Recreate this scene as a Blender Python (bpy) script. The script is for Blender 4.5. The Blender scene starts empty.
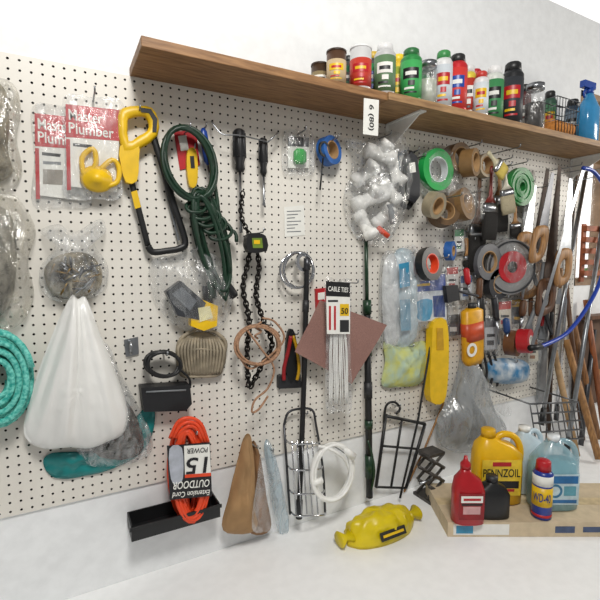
import bpy, math, random
from mathutils import Vector, noise
random.seed(7)
FPX=440.0; YAW=math.radians(28.5); PIT=math.radians(-5)
CAM=Vector((0,-1.38,1.75))
FW=Vector((math.sin(YAW)*math.cos(PIT),math.cos(YAW)*math.cos(PIT),math.sin(PIT)))
RT=Vector((math.cos(YAW),-math.sin(YAW),0)); UP=RT.cross(FW)
FH=Vector((math.sin(YAW),math.cos(YAW),0))
def ray(u,v): return FW+RT*((u-300)/FPX)+UP*((300-v)/FPX)
def W(u,v,d=0.0):
    r=ray(u,v); return CAM+r*((-d-CAM.y)/r.y)
def G(u,v,z):
    r=ray(u,v); return CAM+r*((z-CAM.z)/r.z)
cd=bpy.data.cameras.new('camera'); cam=bpy.data.objects.new('camera',cd)
bpy.context.collection.objects.link(cam)
cam.location=CAM; cam.rotation_euler=FW.to_track_quat('-Z','Y').to_euler()
cd.sensor_width=36; cd.lens=36*FPX/600; cd.clip_start=0.02
bpy.context.scene.camera=cam
bpy.context.scene.view_settings.view_transform='Standard'

# ---------- materials
def lin(h):
    h=h.lstrip('#'); c=[int(h[i:i+2],16)/255 for i in (0,2,4)]
    return tuple((x/12.92 if x<=.04045 else ((x+.055)/1.055)**2.4) for x in c)+(1,)
MC={}
def mt(h,rough=.5,metal=0,var=.12,scale=30,bump=0.0,name=None,h2=None,stretch=None):
    k=(h,rough,metal,var,scale,bump,h2,stretch)
    if k in MC: return MC[k]
    m=bpy.data.materials.new(name or ('paint_'+h.strip('#'))); m.use_nodes=True
    nt=m.node_tree; b=nt.nodes['Principled BSDF']
    b.inputs['Roughness'].default_value=rough; b.inputs['Metallic'].default_value=metal
    tc=nt.nodes.new('ShaderNodeTexCoord'); n=nt.nodes.new('ShaderNodeTexNoise'); n.inputs['Scale'].default_value=scale; n.inputs['Detail'].default_value=4
    if stretch:
        mp=nt.nodes.new('ShaderNodeMapping'); mp.inputs['Scale'].default_value=stretch
        nt.links.new(tc.outputs['Object'],mp.inputs[0]); nt.links.new(mp.outputs[0],n.inputs['Vector'])
    else: nt.links.new(tc.outputs['Object'],n.inputs['Vector'])
    mx=nt.nodes.new('ShaderNodeMix'); mx.data_type='RGBA'
    c=lin(h); mx.inputs[6].default_value=c
    mx.inputs[7].default_value=lin(h2) if h2 else tuple(x*(1-var*2.2) for x in c[:3])+(1,)
    rp=nt.nodes.new('ShaderNodeValToRGB'); rp.color_ramp.elements[0].position=.35; rp.color_ramp.elements[1].position=.65
    nt.links.new(n.outputs['Fac'],rp.inputs[0]); nt.links.new(rp.outputs[0],mx.inputs[0]); nt.links.new(mx.outputs[2],b.inputs['Base Color'])
    if bump:
        bp=nt.nodes.new('ShaderNodeBump'); bp.inputs['Strength'].default_value=bump; bp.inputs['Distance'].default_value=.004
        nt.links.new(n.outputs['Fac'],bp.inputs['Height']); nt.links.new(bp.outputs[0],b.inputs['Normal'])
    MC[k]=m; return m
def film(name,h='#eef2f4',lo=.06,hi=.42,scale=16,rough=.16,gl=.13,stretch=(2.2,1,.7)):
    if name in MC: return MC[name]
    m=bpy.data.materials.new(name); m.use_nodes=True; nt=m.node_tree; N=nt.nodes; L=nt.links
    b=N['Principled BSDF']; out=N['Material Output']
    b.inputs['Base Color'].default_value=lin(h); b.inputs['Roughness'].default_value=.35
    tc=N.new('ShaderNodeTexCoord'); mp=N.new('ShaderNodeMapping'); mp.inputs['Scale'].default_value=stretch
    n=N.new('ShaderNodeTexNoise'); n.inputs['Scale'].default_value=scale; n.inputs['Detail'].default_value=5; n.inputs['Distortion'].default_value=1.2
    L.new(tc.outputs['Object'],mp.inputs[0]); L.new(mp.outputs[0],n.inputs['Vector'])
    rp=N.new('ShaderNodeMapRange'); rp.inputs['From Min'].default_value=.40; rp.inputs['From Max'].default_value=.68
    rp.inputs['To Min'].default_value=lo; rp.inputs['To Max'].default_value=hi
    L.new(n.outputs['Fac'],rp.inputs['Value'])
    bp=N.new('ShaderNodeBump'); bp.inputs['Strength'].default_value=1.0; bp.inputs['Distance'].default_value=.015
    L.new(n.outputs['Fac'],bp.inputs['Height'])
    tr=N.new('ShaderNodeBsdfTransparent'); gs=N.new('ShaderNodeBsdfGlossy'); gs.inputs['Roughness'].default_value=rough
    L.new(bp.outputs[0],gs.inputs['Normal']); L.new(bp.outputs[0],b.inputs['Normal'])
    m1=N.new('ShaderNodeMixShader'); m2=N.new('ShaderNodeMixShader'); m2.inputs[0].default_value=gl
    L.new(rp.outputs[0],m1.inputs[0]); L.new(tr.outputs[0],m1.inputs[1]); L.new(b.outputs[0],m1.inputs[2])
    L.new(m1.outputs[0],m2.inputs[1]); L.new(gs.outputs[0],m2.inputs[2]); L.new(m2.outputs[0],out.inputs[0])
    MC[name]=m; return m
CLEAR=film('clear_plastic_film'); CLEARER=film('thin_clear_film',lo=.02,hi=.20,gl=.08); CRINK=film('crinkled_clear_film',lo=.04,hi=.28,gl=.12,scale=18)
WARMF=film('yellowish_film',h='#e2dcc8',lo=.06,hi=.38,gl=.15)
GREYF=film('grey_film',h='#b2b8bb',lo=.30,hi=.62,gl=.12,scale=7)
BLUEF=film('bluish_clear_plastic',h='#a4d0de',lo=.4,hi=.6,gl=.10,scale=4)
BLUEW=film('pale_blue_film',h='#b7cfdb',lo=.25,hi=.6,gl=.12)
WBAG=mt('#e9e9e6',.32,var=.03,scale=6,name='white_bag_film')
WHITE=mt('#eff1f2',.6,var=.03,name='white_paint'); PEG=mt('#e3dfd6',.45,var=.04,scale=3,name='white_hardboard')
BLACK=mt('#141517',.45); DARK=mt('#27282b',.5); RUB=mt('#1a1a1c',.7); STEEL=mt('#a9acb0',.3,1,name='steel'); CHR=mt('#c8cace',.15,1,var=.03,name='chrome')
DSTEEL=mt('#55565a',.4,.9,name='dark_steel'); RUST=mt('#4a382c',.6,.4,var=.25,name='rusted_steel')
YEL=mt('#e8bd14',.4,var=.06); RED=mt('#b81c26',.4,var=.06); BLUE=mt('#1a46a0',.35,var=.06); GREEN=mt('#1c8a3c',.4); ORG=mt('#ea4a20',.45,var=.08)
PAPER=mt('#e8e8e2',.7,var=.03,name='paper'); PVC=mt('#ecece8',.35,var=.03,name='white_pvc')
WOOD=mt('#a07850',.55,h2='#7b5838',scale=12,stretch=(1,8,8),bump=.2,name='shelf_pine'); WOOD2=mt('#b08c62',.55,h2='#866645',scale=10,stretch=(1,9,9),bump=.2,name='weathered_shelf_pine')
WOODV=mt('#b08250',.55,h2='#85603a',scale=14,stretch=(8,8,1),bump=.15,name='handle_wood')
WOODD=mt('#6a462c',.55,h2='#452c1a',scale=14,stretch=(8,8,1),bump=.15,name='dark_wood')
KRAFT=mt('#b08c60',.8,var=.08,name='kraft_cardboard'); GREY=mt('#7d8184',.5)

# ---------- mesh builder
TC={}
def tmesh(st):
    if st in TC: return TC[st]
    cu=bpy.data.curves.new('t','FONT'); cu.body=st; cu.resolution_u=3; cu.offset=.012
    o=bpy.data.objects.new('t',cu); bpy.context.collection.objects.link(o)
    bpy.context.view_layer.update(); dg=bpy.context.evaluated_depsgraph_get()
    me=bpy.data.meshes.new_from_object(o.evaluated_get(dg))
    vs=[v.co.copy() for v in me.vertices]; fs=[tuple(p.vertices) for p in me.polygons]
    bpy.data.objects.remove(o); bpy.data.curves.remove(cu); bpy.data.meshes.remove(me)
    x0=min(v.x for v in vs);x1=max(v.x for v in vs);y0=min(v.y for v in vs);y1=max(v.y for v in vs)
    TC[st]=([((v.x-x0)/(x1-x0),(v.y-y0)/(y1-y0)) for v in vs],fs); return TC[st]
def cr(pts,n=8,closed=False):
    P=[Vector(p) for p in pts]; L=len(P); out=[]
    rng=range(L) if closed else range(L-1)
    for i in rng:
        if closed: a,b,c,d=P[(i-1)%L],P[i],P[(i+1)%L],P[(i+2)%L]
        else: a,b,c,d=P[max(i-1,0)],P[i],P[i+1],P[min(i+2,L-1)]
        for k in range(n):
            t=k/n
            out.append(.5*((2*b)+(c-a)*t+(2*a-5*b+4*c-d)*t*t+(3*b-a-3*c+d)*t**3))
    if not closed: out.append(P[-1].copy())
    return out
NY=Vector((0,-1,0))
class M:
    def __init__(s): s.v=[];s.f=[];s.m=[];s.mats=[];s.sm=[]
    def add(s,vs,fs,mat,smooth=True):
        if mat not in s.mats: s.mats.append(mat)
        i=s.mats.index(mat); o=len(s.v); s.v+=[Vector(v) for v in vs]
        for f in fs: s.f.append([o+k for k in f]); s.m.append(i); s.sm.append(smooth)
        return s
    def tube(s,pts,r,mat,n=8,closed=False,flat=1.0):
        P=[Vector(p) for p in pts]; L=len(P)
        rr=r if isinstance(r,(list,tuple)) else [r]*L
        T=[]
        for i in range(L):
            a=P[(i-1)%L] if (closed or i>0) else P[0]; b=P[(i+1)%L] if (closed or i<L-1) else P[-1]
            t=(b-a); T.append(t.normalized() if t.length>1e-9 else Vector((0,0,1)))
        nrm=NY-T[0]*NY.dot(T[0])
        if nrm.length<1e-3: nrm=Vector((1,0,0))-T[0]*T[0].x
        nrm.normalize(); vs=[]
        for i in range(L):
            nrm=nrm-T[i]*nrm.dot(T[i])
            if nrm.length<1e-6: nrm=T[i].orthogonal()
            nrm.normalize(); bi=T[i].cross(nrm)
            for k in range(n):
                a=2*math.pi*k/n; vs.append(P[i]+nrm*(math.cos(a)*rr[i]*flat)+bi*(math.sin(a)*rr[i]))
        fs=[]
        for i in range(L if closed else L-1):
            j=(i+1)%L
            for k in range(n): fs.append((i*n+k,i*n+(k+1)%n,j*n+(k+1)%n,j*n+k))
        if not closed: fs.append(tuple(range(n-1,-1,-1))); fs.append(tuple((L-1)*n+k for k in range(n)))
        return s.add(vs,fs,mat)
    def loft(s,A,ex,ey,ez,secs,mat,n=20,e=2.0,smooth=True):
        A=Vector(A); vs=[]
        for q in secs:
            h,rx,ry=q[:3]; ox=q[3] if len(q)>3 else 0; oy=q[4] if len(q)>4 else 0; ee=q[5] if len(q)>5 else e
            for k in range(n):
                a=2*math.pi*k/n; c,sn=math.cos(a),math.sin(a)
                x=math.copysign(abs(c)**(2/ee),c)*rx+ox; y=math.copysign(abs(sn)**(2/ee),sn)*ry+oy
                vs.append(A+ex*x+ey*y+ez*h)
        fs=[]; L=len(secs)
        for i in range(L-1):
            for k in range(n): fs.append((i*n+k,i*n+(k+1)%n,(i+1)*n+(k+1)%n,(i+1)*n+k))
        fs.append(tuple(range(n-1,-1,-1))); fs.append(tuple((L-1)*n+k for k in range(n)))
        return s.add(vs,fs,mat,smooth)
    def ab(s,A,B,secs,mat,n=16,e=2.0):
        A=Vector(A);B=Vector(B); ez=(B-A); L=ez.length; ez.normalize(); ex=NY.cross(ez)
        if ex.length<1e-3: ex=Vector((1,0,0))
        ex.normalize(); ey=ez.cross(ex)
        return s.loft(A,ex,ey,ez,[(q[0]*L,)+tuple(q[1:]) for q in secs],mat,n,e)
    def ring(s,C,ax,R,r,th,mat,n=36):
        C=Vector(C);ax=Vector(ax).normalized(); ex=ax.orthogonal().normalized(); ey=ax.cross(ex)
        pr=[(R,-th/2),(R,th/2),(r,th/2),(r,-th/2)]
        for j in range(4):
            vs=[]
            for k in range(n):
                a=2*math.pi*k/n; dd=ex*math.cos(a)+ey*math.sin(a)
                for q in (pr[j],pr[(j+1)%4]): vs.append(C+dd*q[0]+ax*q[1])
            s.add(vs,[(k*2,k*2+1,((k+1)%n)*2+1,((k+1)%n)*2) for k in range(n)],mat,j in (0,2))
        return s
    def obox(s,c,ex,ey,ez,hx,hy,hz,mat):
        c=Vector(c); vs=[c+ex*(a*hx)+ey*(b*hy)+ez*(g*hz) for a in(-1,1) for b in(-1,1) for g in(-1,1)]
        return s.add(vs,[(0,1,3,2),(4,6,7,5),(0,4,5,1),(2,3,7,6),(0,2,6,4),(1,5,7,3)],mat,False)
    def box(s,a,b,mat):
        a=Vector(a);b=Vector(b);c=(a+b)/2;h=(b-a)/2
        return s.obox(c,Vector((1,0,0)),Vector((0,1,0)),Vector((0,0,1)),abs(h.x),abs(h.y),abs(h.z),mat)
    def poly(s,px,d,th,mat,smooth=0):
        pts=[W(u,v,d+th) for u,v in px]
        if smooth: pts=cr(pts,smooth,True)
        n=len(pts); bk=[p+Vector((0,th,0)) for p in pts]
        fs=[tuple(range(n)),tuple(range(2*n-1,n-1,-1))]+[(i,n+i,n+(i+1)%n,(i+1)%n) for i in range(n)]
        return s.add(pts+bk,fs,mat,False)
    def frame(s,outer,inner,d,th,mat,sm=4):
        O=cr([W(u,v,d+th) for u,v in outer],sm,True); I=cr([W(u,v,d+th) for u,v in inner],sm,True); n=len(O)
        ch=.25
        O1=[o.lerp(i,ch) for o,i in zip(O,I)]; I1=[i.lerp(o,ch) for o,i in zip(O,I)]
        th1=Vector((0,th*.25,0)); th2=Vector((0,th*.75,0)); thf=Vector((0,th,0))
        L=[O1,[o+th1 for o in O],[o+th2 for o in O],[o+thf for o in O1],[i+thf for i in I1],[i+th2 for i in I],[i+th1 for i in I],I1]
        vs=[v for l in L for v in l]; fs=[]
        for a in range(8):
            b=(a+1)%8
            for k in range(n): fs.append((a*n+k,a*n+(k+1)%n,b*n+(k+1)%n,b*n+k))
        return s.add(vs,fs,mat)
    def pillow(s,px,d,dep,mat,wr=.004,fx=30,fz=8,sm=5,K=12,p=2.2,seed=0,apex=None,pl=30,fine=.35):
        out=cr([W(u,v,d) for u,v in px],sm,True); n=len(out)
        c=sum(out,Vector())/n; vs=[]; ap=W(apex[0],apex[1],d) if apex else None
        for side in (1,0):
            for k in range(1,K+2):
                t=k/K
                for q in (out if k<=K else [c]):
                    x=c+(q-c)*t if k<=K else c
                    b=(max(0,1-t**p))**.6 if k<=K else 1
                    if ap is not None:
                        dx=x.x-ap.x; dz=ap.z-x.z; r=math.hypot(dx,dz); an=math.atan2(dx,max(dz,.001))
                        w=(noise.noise(Vector((an*pl*.35+seed,side*3.3,r*2)))*1.3+.5*abs(noise.noise(Vector((an*pl,side*2,r*3))))+fine*noise.noise(Vector((x.x*35,2,x.z*30))))*min(1,r/.08)
                    else:
                        w=noise.noise(Vector((x.x*fx+seed,3.1*side,x.z*fz)))+.5*noise.noise(Vector((x.x*fx*2.3+seed,7,x.z*fz*2)))
                    y=-d-(dep*b+w*wr*(.35+b))*(1 if side else -.12)
                    vs.append(Vector((x.x,min(y,-.004),x.z)))
        fs=[]; B=K*n+1
        for sd in (0,1):
            o=sd*B
            for k in range(K-1):
                for i in range(n):
                    f=(o+k*n+i,o+k*n+(i+1)%n,o+(k+1)*n+(i+1)%n,o+(k+1)*n+i); fs.append(f if sd==0 else f[::-1])
            for i in range(n):
                f=(o+K*n,o+(i+1)%n,o+i); fs.append(f if sd==0 else f[::-1])
        o1=(K-1)*n; o2=B+(K-1)*n
        for i in range(n): fs.append((o1+i,o1+(i+1)%n,o2+(i+1)%n,o2+i))
        return s.add(vs,fs,mat)
    def text3(s,st,O,ex,ey,w,h,mat):
        v,f=tmesh(st); return s.add([O+ex*(x*w)+ey*(y*h) for x,y in v],f,mat,False)
    def text(s,st,a,b,hp,d,mat):
        A=W(a[0],a[1],d+.0012);B=W(b[0],b[1],d+.0012); ex=(B-A);w=ex.length;ex.normalize(); ey=Vector((-ex.z,0,ex.x))
        h=(W(a[0],a[1]-hp,d)-W(a[0],a[1],d)).length
        return s.text3(st,A,ex,ey,w,h,mat)
    def obj(s,name,label=None,bevel=0):
        lo=Vector([min(v[i] for v in s.v) for i in range(3)]);hi=Vector([max(v[i] for v in s.v) for i in range(3)])
        o=Vector(((lo.x+hi.x)/2,(lo.y+hi.y)/2,lo.z))
        me=bpy.data.meshes.new(name); me.from_pydata([v-o for v in s.v],[],s.f); me.update()
        for m in s.mats: me.materials.append(m)
        me.polygons.foreach_set('material_index',s.m); me.polygons.foreach_set('use_smooth',s.sm)
        ob=bpy.data.objects.new(name,me); ob.location=o; bpy.context.collection.objects.link(ob)
        if label: ob['label']=label
        ob['_lo']=list(lo);ob['_hi']=list(hi)
        if bevel:
            b=ob.modifiers.new('bevel','BEVEL'); b.width=bevel; b.segments=2; b.limit_method='ANGLE'
        return ob
def thing(name,label,cat,parts,group=None,bevel=0):
    obs=[]
    for p in parts:
        obs.append(p[0].obj(p[1] if len(parts)>1 else name,p[2] if len(p)>2 else None,bevel))
    if len(obs)==1: r=obs[0]
    else:
        lo=[min(o['_lo'][i] for o in obs) for i in range(3)];hi=[max(o['_hi'][i] for o in obs) for i in range(3)]
        r=bpy.data.objects.new(name,None); r.empty_display_size=.02
        r.location=((lo[0]+hi[0])/2,(lo[1]+hi[1])/2,lo[2]); bpy.context.collection.objects.link(r)
        for o in obs: o.parent=r; o.location=o.location-r.location
    for o in obs:
        del o['_lo'];del o['_hi']
    r['label']=label; r['category']=cat
    if group: r['group']=group
    return r
def struct(m,name):
    o=m.obj(name); del o['_lo'];del o['_hi']; o['kind']='structure'; return o
def WP(l): return [W(*p) for p in l]
def loops(cx,cy,rx,ry,n,tilt=0,jit=1.5,d0=.02,dd=.02,steps=26,ph=0,grow=0,jr=.06):
    out=[]; tl=math.radians(tilt); N=n*steps
    for i in range(int(N)):
        t=2*math.pi*i/steps+ph; L=i/steps
        jx=noise.noise(Vector((L*1.7,cx*.1,0)))*jit*2; k=1+noise.noise(Vector((L*1.3,cy*.1,5)))*jr-grow*(.5-.5*math.cos(L*2.2))
        x=rx*k*math.cos(t)+jx; y=ry*(1+(k-1)*.35)*math.sin(t)+noise.noise(Vector((L*1.9,3,cx)))*jit
        out.append(W(cx+x*math.cos(tl)-y*math.sin(tl),cy+x*math.sin(tl)+y*math.cos(tl),d0+dd*(.5+.5*math.sin(L*2.4+t*.3))))
    return out
def hook(u,v,L=.05):
    b=W(u,v,0)
    m=M().tube([b+Vector((0,.002,0)),b+Vector((0,-L*.5,0)),b+Vector((0,-L,.001)),b+Vector((0,-L-.006,.004)),b+Vector((0,-L-.008,.014))],.0025,STEEL,6)
    thing('peg_hook','bent steel wire hook plugged into the pegboard','hook',[(m,'hook')],'pegboard hooks')

# ---------- structure
PITCH=.0254
zt=W(130,76).z; zb=W(0,523).z; xl=W(-45,300).x; xr=W(574,300).x
nx=int((xr-xl)/PITCH); nz=int((zt-zb)/PITCH); z0=zt-nz*PITCH
pm=M(); vs=[];fs=[]; DK=mt('#1c1612',.9,name='hardboard_hole_shade')  # near-black hardboard tone, shade of the holes put into the colour
fs2=[]
for i in range(nx):
    for j in range(nz):
        cx=xl+(i+.5)*PITCH; cz=z0+(j+.5)*PITCH; o=len(vs)
        for k in range(8):
            a=math.pi/4*k; c,s_=math.cos(a),math.sin(a); q=max(abs(c),abs(s_))
            vs.append((cx+c/q*PITCH/2,0,cz+s_/q*PITCH/2))
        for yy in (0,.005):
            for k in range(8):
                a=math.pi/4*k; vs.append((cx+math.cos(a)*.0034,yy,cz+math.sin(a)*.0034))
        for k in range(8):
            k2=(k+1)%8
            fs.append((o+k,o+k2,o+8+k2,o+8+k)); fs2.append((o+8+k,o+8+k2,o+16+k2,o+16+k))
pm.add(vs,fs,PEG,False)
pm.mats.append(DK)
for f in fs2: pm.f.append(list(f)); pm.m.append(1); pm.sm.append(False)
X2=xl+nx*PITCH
pm.add([(xl,.0052,z0),(X2,.0052,z0),(X2,.0052,zt),(xl,.0052,zt)],[(0,1,2,3)],DK,False)  # dark sheet added behind the panel to paint the shade seen through holes
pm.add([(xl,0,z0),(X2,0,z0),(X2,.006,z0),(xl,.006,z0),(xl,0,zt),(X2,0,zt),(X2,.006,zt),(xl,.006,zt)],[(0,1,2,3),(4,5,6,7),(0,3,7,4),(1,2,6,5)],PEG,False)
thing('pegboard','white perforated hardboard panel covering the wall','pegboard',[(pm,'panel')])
wx1=W(577,200).x; wx2=wx1+.9; wz1=W(590,285).z; wz2=W(590,92).z; YB=.008
wm=M()
for a,b in (((-.9,0),(wx1,3.0)),((wx1,0),(wx2,wz1)),((wx1,wz2),(wx2,3.0)),((wx2,0),(4.6,3.0))):
    wm.box((a[0],YB,a[1]),(b[0],YB+.1,b[1]),WHITE)
struct(wm,'wall_back')
struct(M().box((-.9,-3.2,-.02),(4.6,YB+.1,0),mt('#8d8a85',.7,name='concrete')),'floor')
wd=M()
for a,b in (((wx1,wz1),(wx1+.03,wz2)),((wx2-.04,wz1),(wx2,wz2)),((wx1,wz1),(wx2,wz1+.04)),((wx1,wz2-.03),(wx2,wz2)),((wx1+.26,wz1),(wx1+.285,wz2))):
    wd.box((a[0],YB-.004,a[1]),(b[0],YB+.06,b[1]),mt('#a08468',.5))
wd.box((wx1+.03,YB+.03,wz1+.04),(wx2-.04,YB+.034,wz2-.03),film('window_glass',lo=.0,hi=.04,gl=.05))
struct(wd,'window_1')
sh_=M(); LF=mt('#6a9450',.7,var=.3,scale=14,h2='#a0c080')
for k in range(110):
    c=Vector((random.uniform(2.6,4.4),random.uniform(.9,1.3),random.uniform(1.3,1.85)))
    d1=Vector((random.uniform(-1,1),random.uniform(-.4,.4),random.uniform(-1,1))).normalized(); d2=d1.cross(Vector((0,1,.3))).normalized()
    sh_.add([c-d1*.07,c+d2*.03,c+d1*.07,c-d2*.03],[(0,1,2,3)],LF,False)
for k in range(14): sh_.tube([Vector((2.6+k*.13,1.1,0)),Vector((2.62+k*.13,1.1,1.8))],.008,WOODD,5)
o_=thing('garden_shrub','leafy green shrub outside the window','shrub',[(sh_,'foliage')]); o_['kind']='stuff'
struct(M().box((2.0,YB+.1,-.02),(6,3.5,0),mt('#7c8a60',.9)),'floor_outside')
BZ=CAM.z-.985
bt=M().box((-.85,-.80,BZ-.04),(3.3,YB-.001,BZ),mt('#f4f5f5',.5,var=.02,name='white_laminate'))
pt=[(bt,'bench_top')]
for x in (-.75,3.2):
    for y in (-.72,-.1): pt.append((M().box((x-.035,y-.035,0),(x+.035,y+.035,BZ-.04),WHITE),'leg'))
thing('workbench','long white laminate workbench against the pegboard wall','workbench',pt)
SD=.20; ST=.026; SX1=3.0; sx0=W(130,76).x; sxm=W(352,110).x
thing('wall_shelf','brown wooden board shelf above the pegboard','shelf',[(M().box((sx0,-SD,zt),(sxm-.001,YB,zt+ST),WOOD),'board')],bevel=.002)
thing('wall_shelf','weathered brown wooden shelf board carrying cans and bottles','shelf',[(M().box((sxm+.001,-SD-.008,zt+.001),(SX1,YB-.003,zt+ST+.001),WOOD2),'board')],bevel=.002)
zs=zt+ST+.001
def bracket(x):
    m=M(); y0=-.001
    m.box((x-.014,-SD+.01,zt-.005),(x+.014,y0,zt-.0002),PVC); m.box((x-.014,y0-.005,zt-.14),(x+.014,y0,zt-.0005),PVC)
    a=M(); a.add([(x-.002,y0-.004,zt-.10),(x-.002,y0-.004,zt-.004),(x-.002,-SD+.02,zt-.004),(x+.002,y0-.004,zt-.10),(x+.002,y0-.004,zt-.004),(x+.002,-SD+.02,zt-.004)],[(0,1,2),(5,4,3),(0,2,5,3),(0,3,4,1),(1,4,5,2)],PVC,False)
    thing('shelf_bracket','white pressed-metal bracket under the wooden shelf','bracket',[(m,'arm'),(a,'web')])
bracket(W(388,128).x); bracket(2.35)
# ---------- shelf items
def xs(u,d): return W(u,120,d).x
ez=Vector((0,0,1)); XA=Vector((1,0,0)); YA=Vector((0,1,0))
def facing(A):
    n=Vector((CAM.x-A.x,CAM.y-A.y,0)).normalized(); return Vector((-n.y,n.x,0)),n
def patch(m,A,r,x0,x1,z0,z1,mat,n=6):
    fx,fn=facing(A); vs=[]
    for i in range(n+1):
        a=(x0+(x1-x0)*i/n)
        for z in (z0,z1): vs.append(A+fx*(math.sin(a)*r)+fn*(math.cos(a)*r)+ez*z)
    m.add(vs,[(2*i,2*i+2,2*i+3,2*i+1) for i in range(n)],mat)
def can(u,r,h,body,lab,top,kind='spray',d=.13,k=0):
    A=Vector((xs(u,d),-d,zs+.0005))
    b=M().loft(A,XA,YA,ez,[(0,r*.92,r*.92),(.003,r,r),(h*.8 if kind!='tin' else h,r,r)]+([(h*.86,r*.8,r*.8)] if kind!='tin' else []),body,24)
    l=M().loft(A,XA,YA,ez,[(h*.06,r*1.015,r*1.015),(h*.74,r*1.015,r*1.015)],lab,24)
    acc=[PAPER,YEL,BLACK,RED,BLUE][k%5]; acc2=[BLACK,RED,PAPER,YEL,PAPER][k%5]
    patch(l,A,r*1.04,-.75,.75,h*.40,h*.60,acc); patch(l,A,r*1.05,-.5,.5,h*.46,h*.53,acc2); patch(l,A,r*1.04,-.6,.3,h*.20,h*.24,acc2); patch(l,A,r*1.04,-.6,.55,h*.13,h*.16,acc); patch(l,A,r*1.04,-.25,.35,h*.27,h*.36,acc)
    if kind=='tin':
        t=M().loft(A,XA,YA,ez,[(h,r*1.04,r*1.04),(h+.006,r*1.04,r*1.04),(h+.006,r*.85,r*.85),(h+.003,r*.85,r*.85)],top,24); nm='lid'
    else:
        t=M().loft(A,XA,YA,ez,[(h*.84,r*.78,r*.78),(h*.98,r*.72,r*.72),(h,r*.6,r*.6)],top,20); nm='cap'
    return [(b,'body'),(l,'label_band'),(t,nm)]
gs='cans and bottles on the wooden shelf'
L=[(320,.03,.09,'#4a3626','#8a7a58','#3a2a20','tin','small brown tin',.07),(336,.031,.10,'#5a4030','#c9b28c','#3a2a20','tin','small tan-labelled tin',.155),(348,.03,.15,'#444444','#2f6f4a','#222222','spray','dark green can',.06),
(360,.035,.13,'#dddddd','#c03a2a','#e8e8e8','tin','tin with a red label',.155),(372,.032,.18,'#444444','#2f7f4a','#c9a83a','spray','green-labelled can with a yellow cap',.07),
(384,.036,.17,'#c9c9c9','#5f7f5a','#dddddd','spray','grey and green metal can',.155),(397,.034,.19,'#e8c23a','#9aa63a','#f0d030','spray','yellow and green spray can',.08),(410,.037,.18,'#2e8b45','#41a85a','#2a6a3a','spray','green spray bottle',.155),
(442,.033,.21,'#e5e5e5','#cfd6dc','#3a8a4a','spray','white plastic bottle with a green cap',.15),(456,.036,.21,'#c8252c','#d43a34','#222222','spray','red spray can with a black cap',.155),(467.5,.028,.21,'#e7d34a','#b53a2c','#dddddd','spray','yellow and red bottle',.115),
(480,.028,.17,'#e8e8e8','#d9e2e6','#c33a30','spray','white slim tube with red cap',.165),(493,.036,.22,'#dfe4dc','#3f8b55','#e8e8e8','spray','white and green can',.14),(511,.042,.25,'#26272a','#33363b','#1a1a1a','spray','black spray can',.15),
(422,.03,.21,'#303a30','#2a5a3a','#222222','spray','dark green tall can',.045),(434,.03,.22,'#3a3a44','#6a2a26','#111111','spray','dark red tall can',.045),(450,.03,.24,'#c9c9c9','#2a4f8a','#dddddd','spray','blue-labelled tall can',.05),(474,.03,.24,'#8a8a8a','#3a3a3a','#b81c26','spray','dark can with a red cap',.05),(487,.03,.22,'#e0e0e0','#c9a83a','#222222','spray','mustard-labelled can',.05),(501,.032,.25,'#2a2a2a','#7a2a26','#d0d0d0','spray','maroon can with a pale cap',.05),
(523,.03,.24,'#5a2a2a','#8a3a30','#222222','spray','dark red can with a black cap',.045),(549,.03,.25,'#3a5a4a','#4a7a58','#222222','spray','green-grey tall can',.04),(572,.034,.24,'#3a4a5a','#6a7a88','#222222','spray','dark blue-grey can',.045)]
for i,(u,r,h,a,b,c,k,lb,d) in enumerate(L):
    thing('spray_can' if k=='spray' else 'tin_can',lb+' standing on the wooden shelf','can',can(u,r,h,mt(a,.35,.2,var=.05),mt(b,.5,var=.05),mt(c,.4,var=.04),k,d,i),gs)
def jar(u,r,h,fill,lb,d):
    A=Vector((xs(u,d),-d,zs+.0005))
    g=M().loft(A,XA,YA,ez,[(0,r*.9,r*.9),(.006,r,r),(h*.75,r,r),(h*.86,r*.8,r*.8),(h*.9,r*.8,r*.8)],CLEARER,24)
    c=M().loft(A,XA,YA,ez,[(.004,r*.85,r*.85),(h*.6,r*.88,r*.88)],fill,20)
    l=M().loft(A,XA,YA,ez,[(h*.88,r*.86,r*.86),(h,r*.86,r*.86)],STEEL,24)
    thing('glass_jar',lb,'jar',[(g,'glass'),(c,'contents'),(l,'lid')],gs)
jar(427,.036,.16,mt('#b8bcae',.6,var=.2),'glass jar of pale hardware with a metal lid',.145)
jar(534,.042,.20,mt('#3a3430',.6,var=.4,scale=80),'glass jar of dark nails with a metal lid',.14)
# wire basket on the shelf
m=M(); xa,xb=xs(541,.1),xs(541,.1)+.17
for z in (0,.06,.12,.16):
    m.tube([Vector((x,y,zs+.004+z)) for x,y in ((xa,-.17),(xb,-.17),(xb,-.09),(xa,-.09))],.0022,DSTEEL,6,closed=True)
for k in range(9):
    x=xa+(xb-xa)*k/8
    m.tube([Vector((x,-.17,zs+.164)),Vector((x,-.17,zs+.004)),Vector((x,-.09,zs+.004)),Vector((x,-.09,zs+.164))],.0016,DSTEEL,5)
thing('wire_basket','grey wire basket standing on the wooden shelf','basket',[(m,'wire_frame')])
thing('sponge_roll','orange foam roll resting in the wire basket','sponge roll',[(M().loft(Vector((xa+.012,-.13,zs+.045)),YA,ez,XA,[(0,.032,.032),(.004,.036,.036),(.142,.036,.036),(.146,.032,.032)],mt('#d98f45',.9,bump=.5,scale=120),24),'foam')],gs)
A=Vector((xs(588,.145),-.145,zs+.0005))
sb=M().loft(A,XA,YA,ez,[(0,.04,.035),(.005,.052,.04),(.16,.052,.04),(.21,.022,.022),(.23,.016,.016)],mt('#3a8fc4',.15,var=.05),24,2.6)
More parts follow.
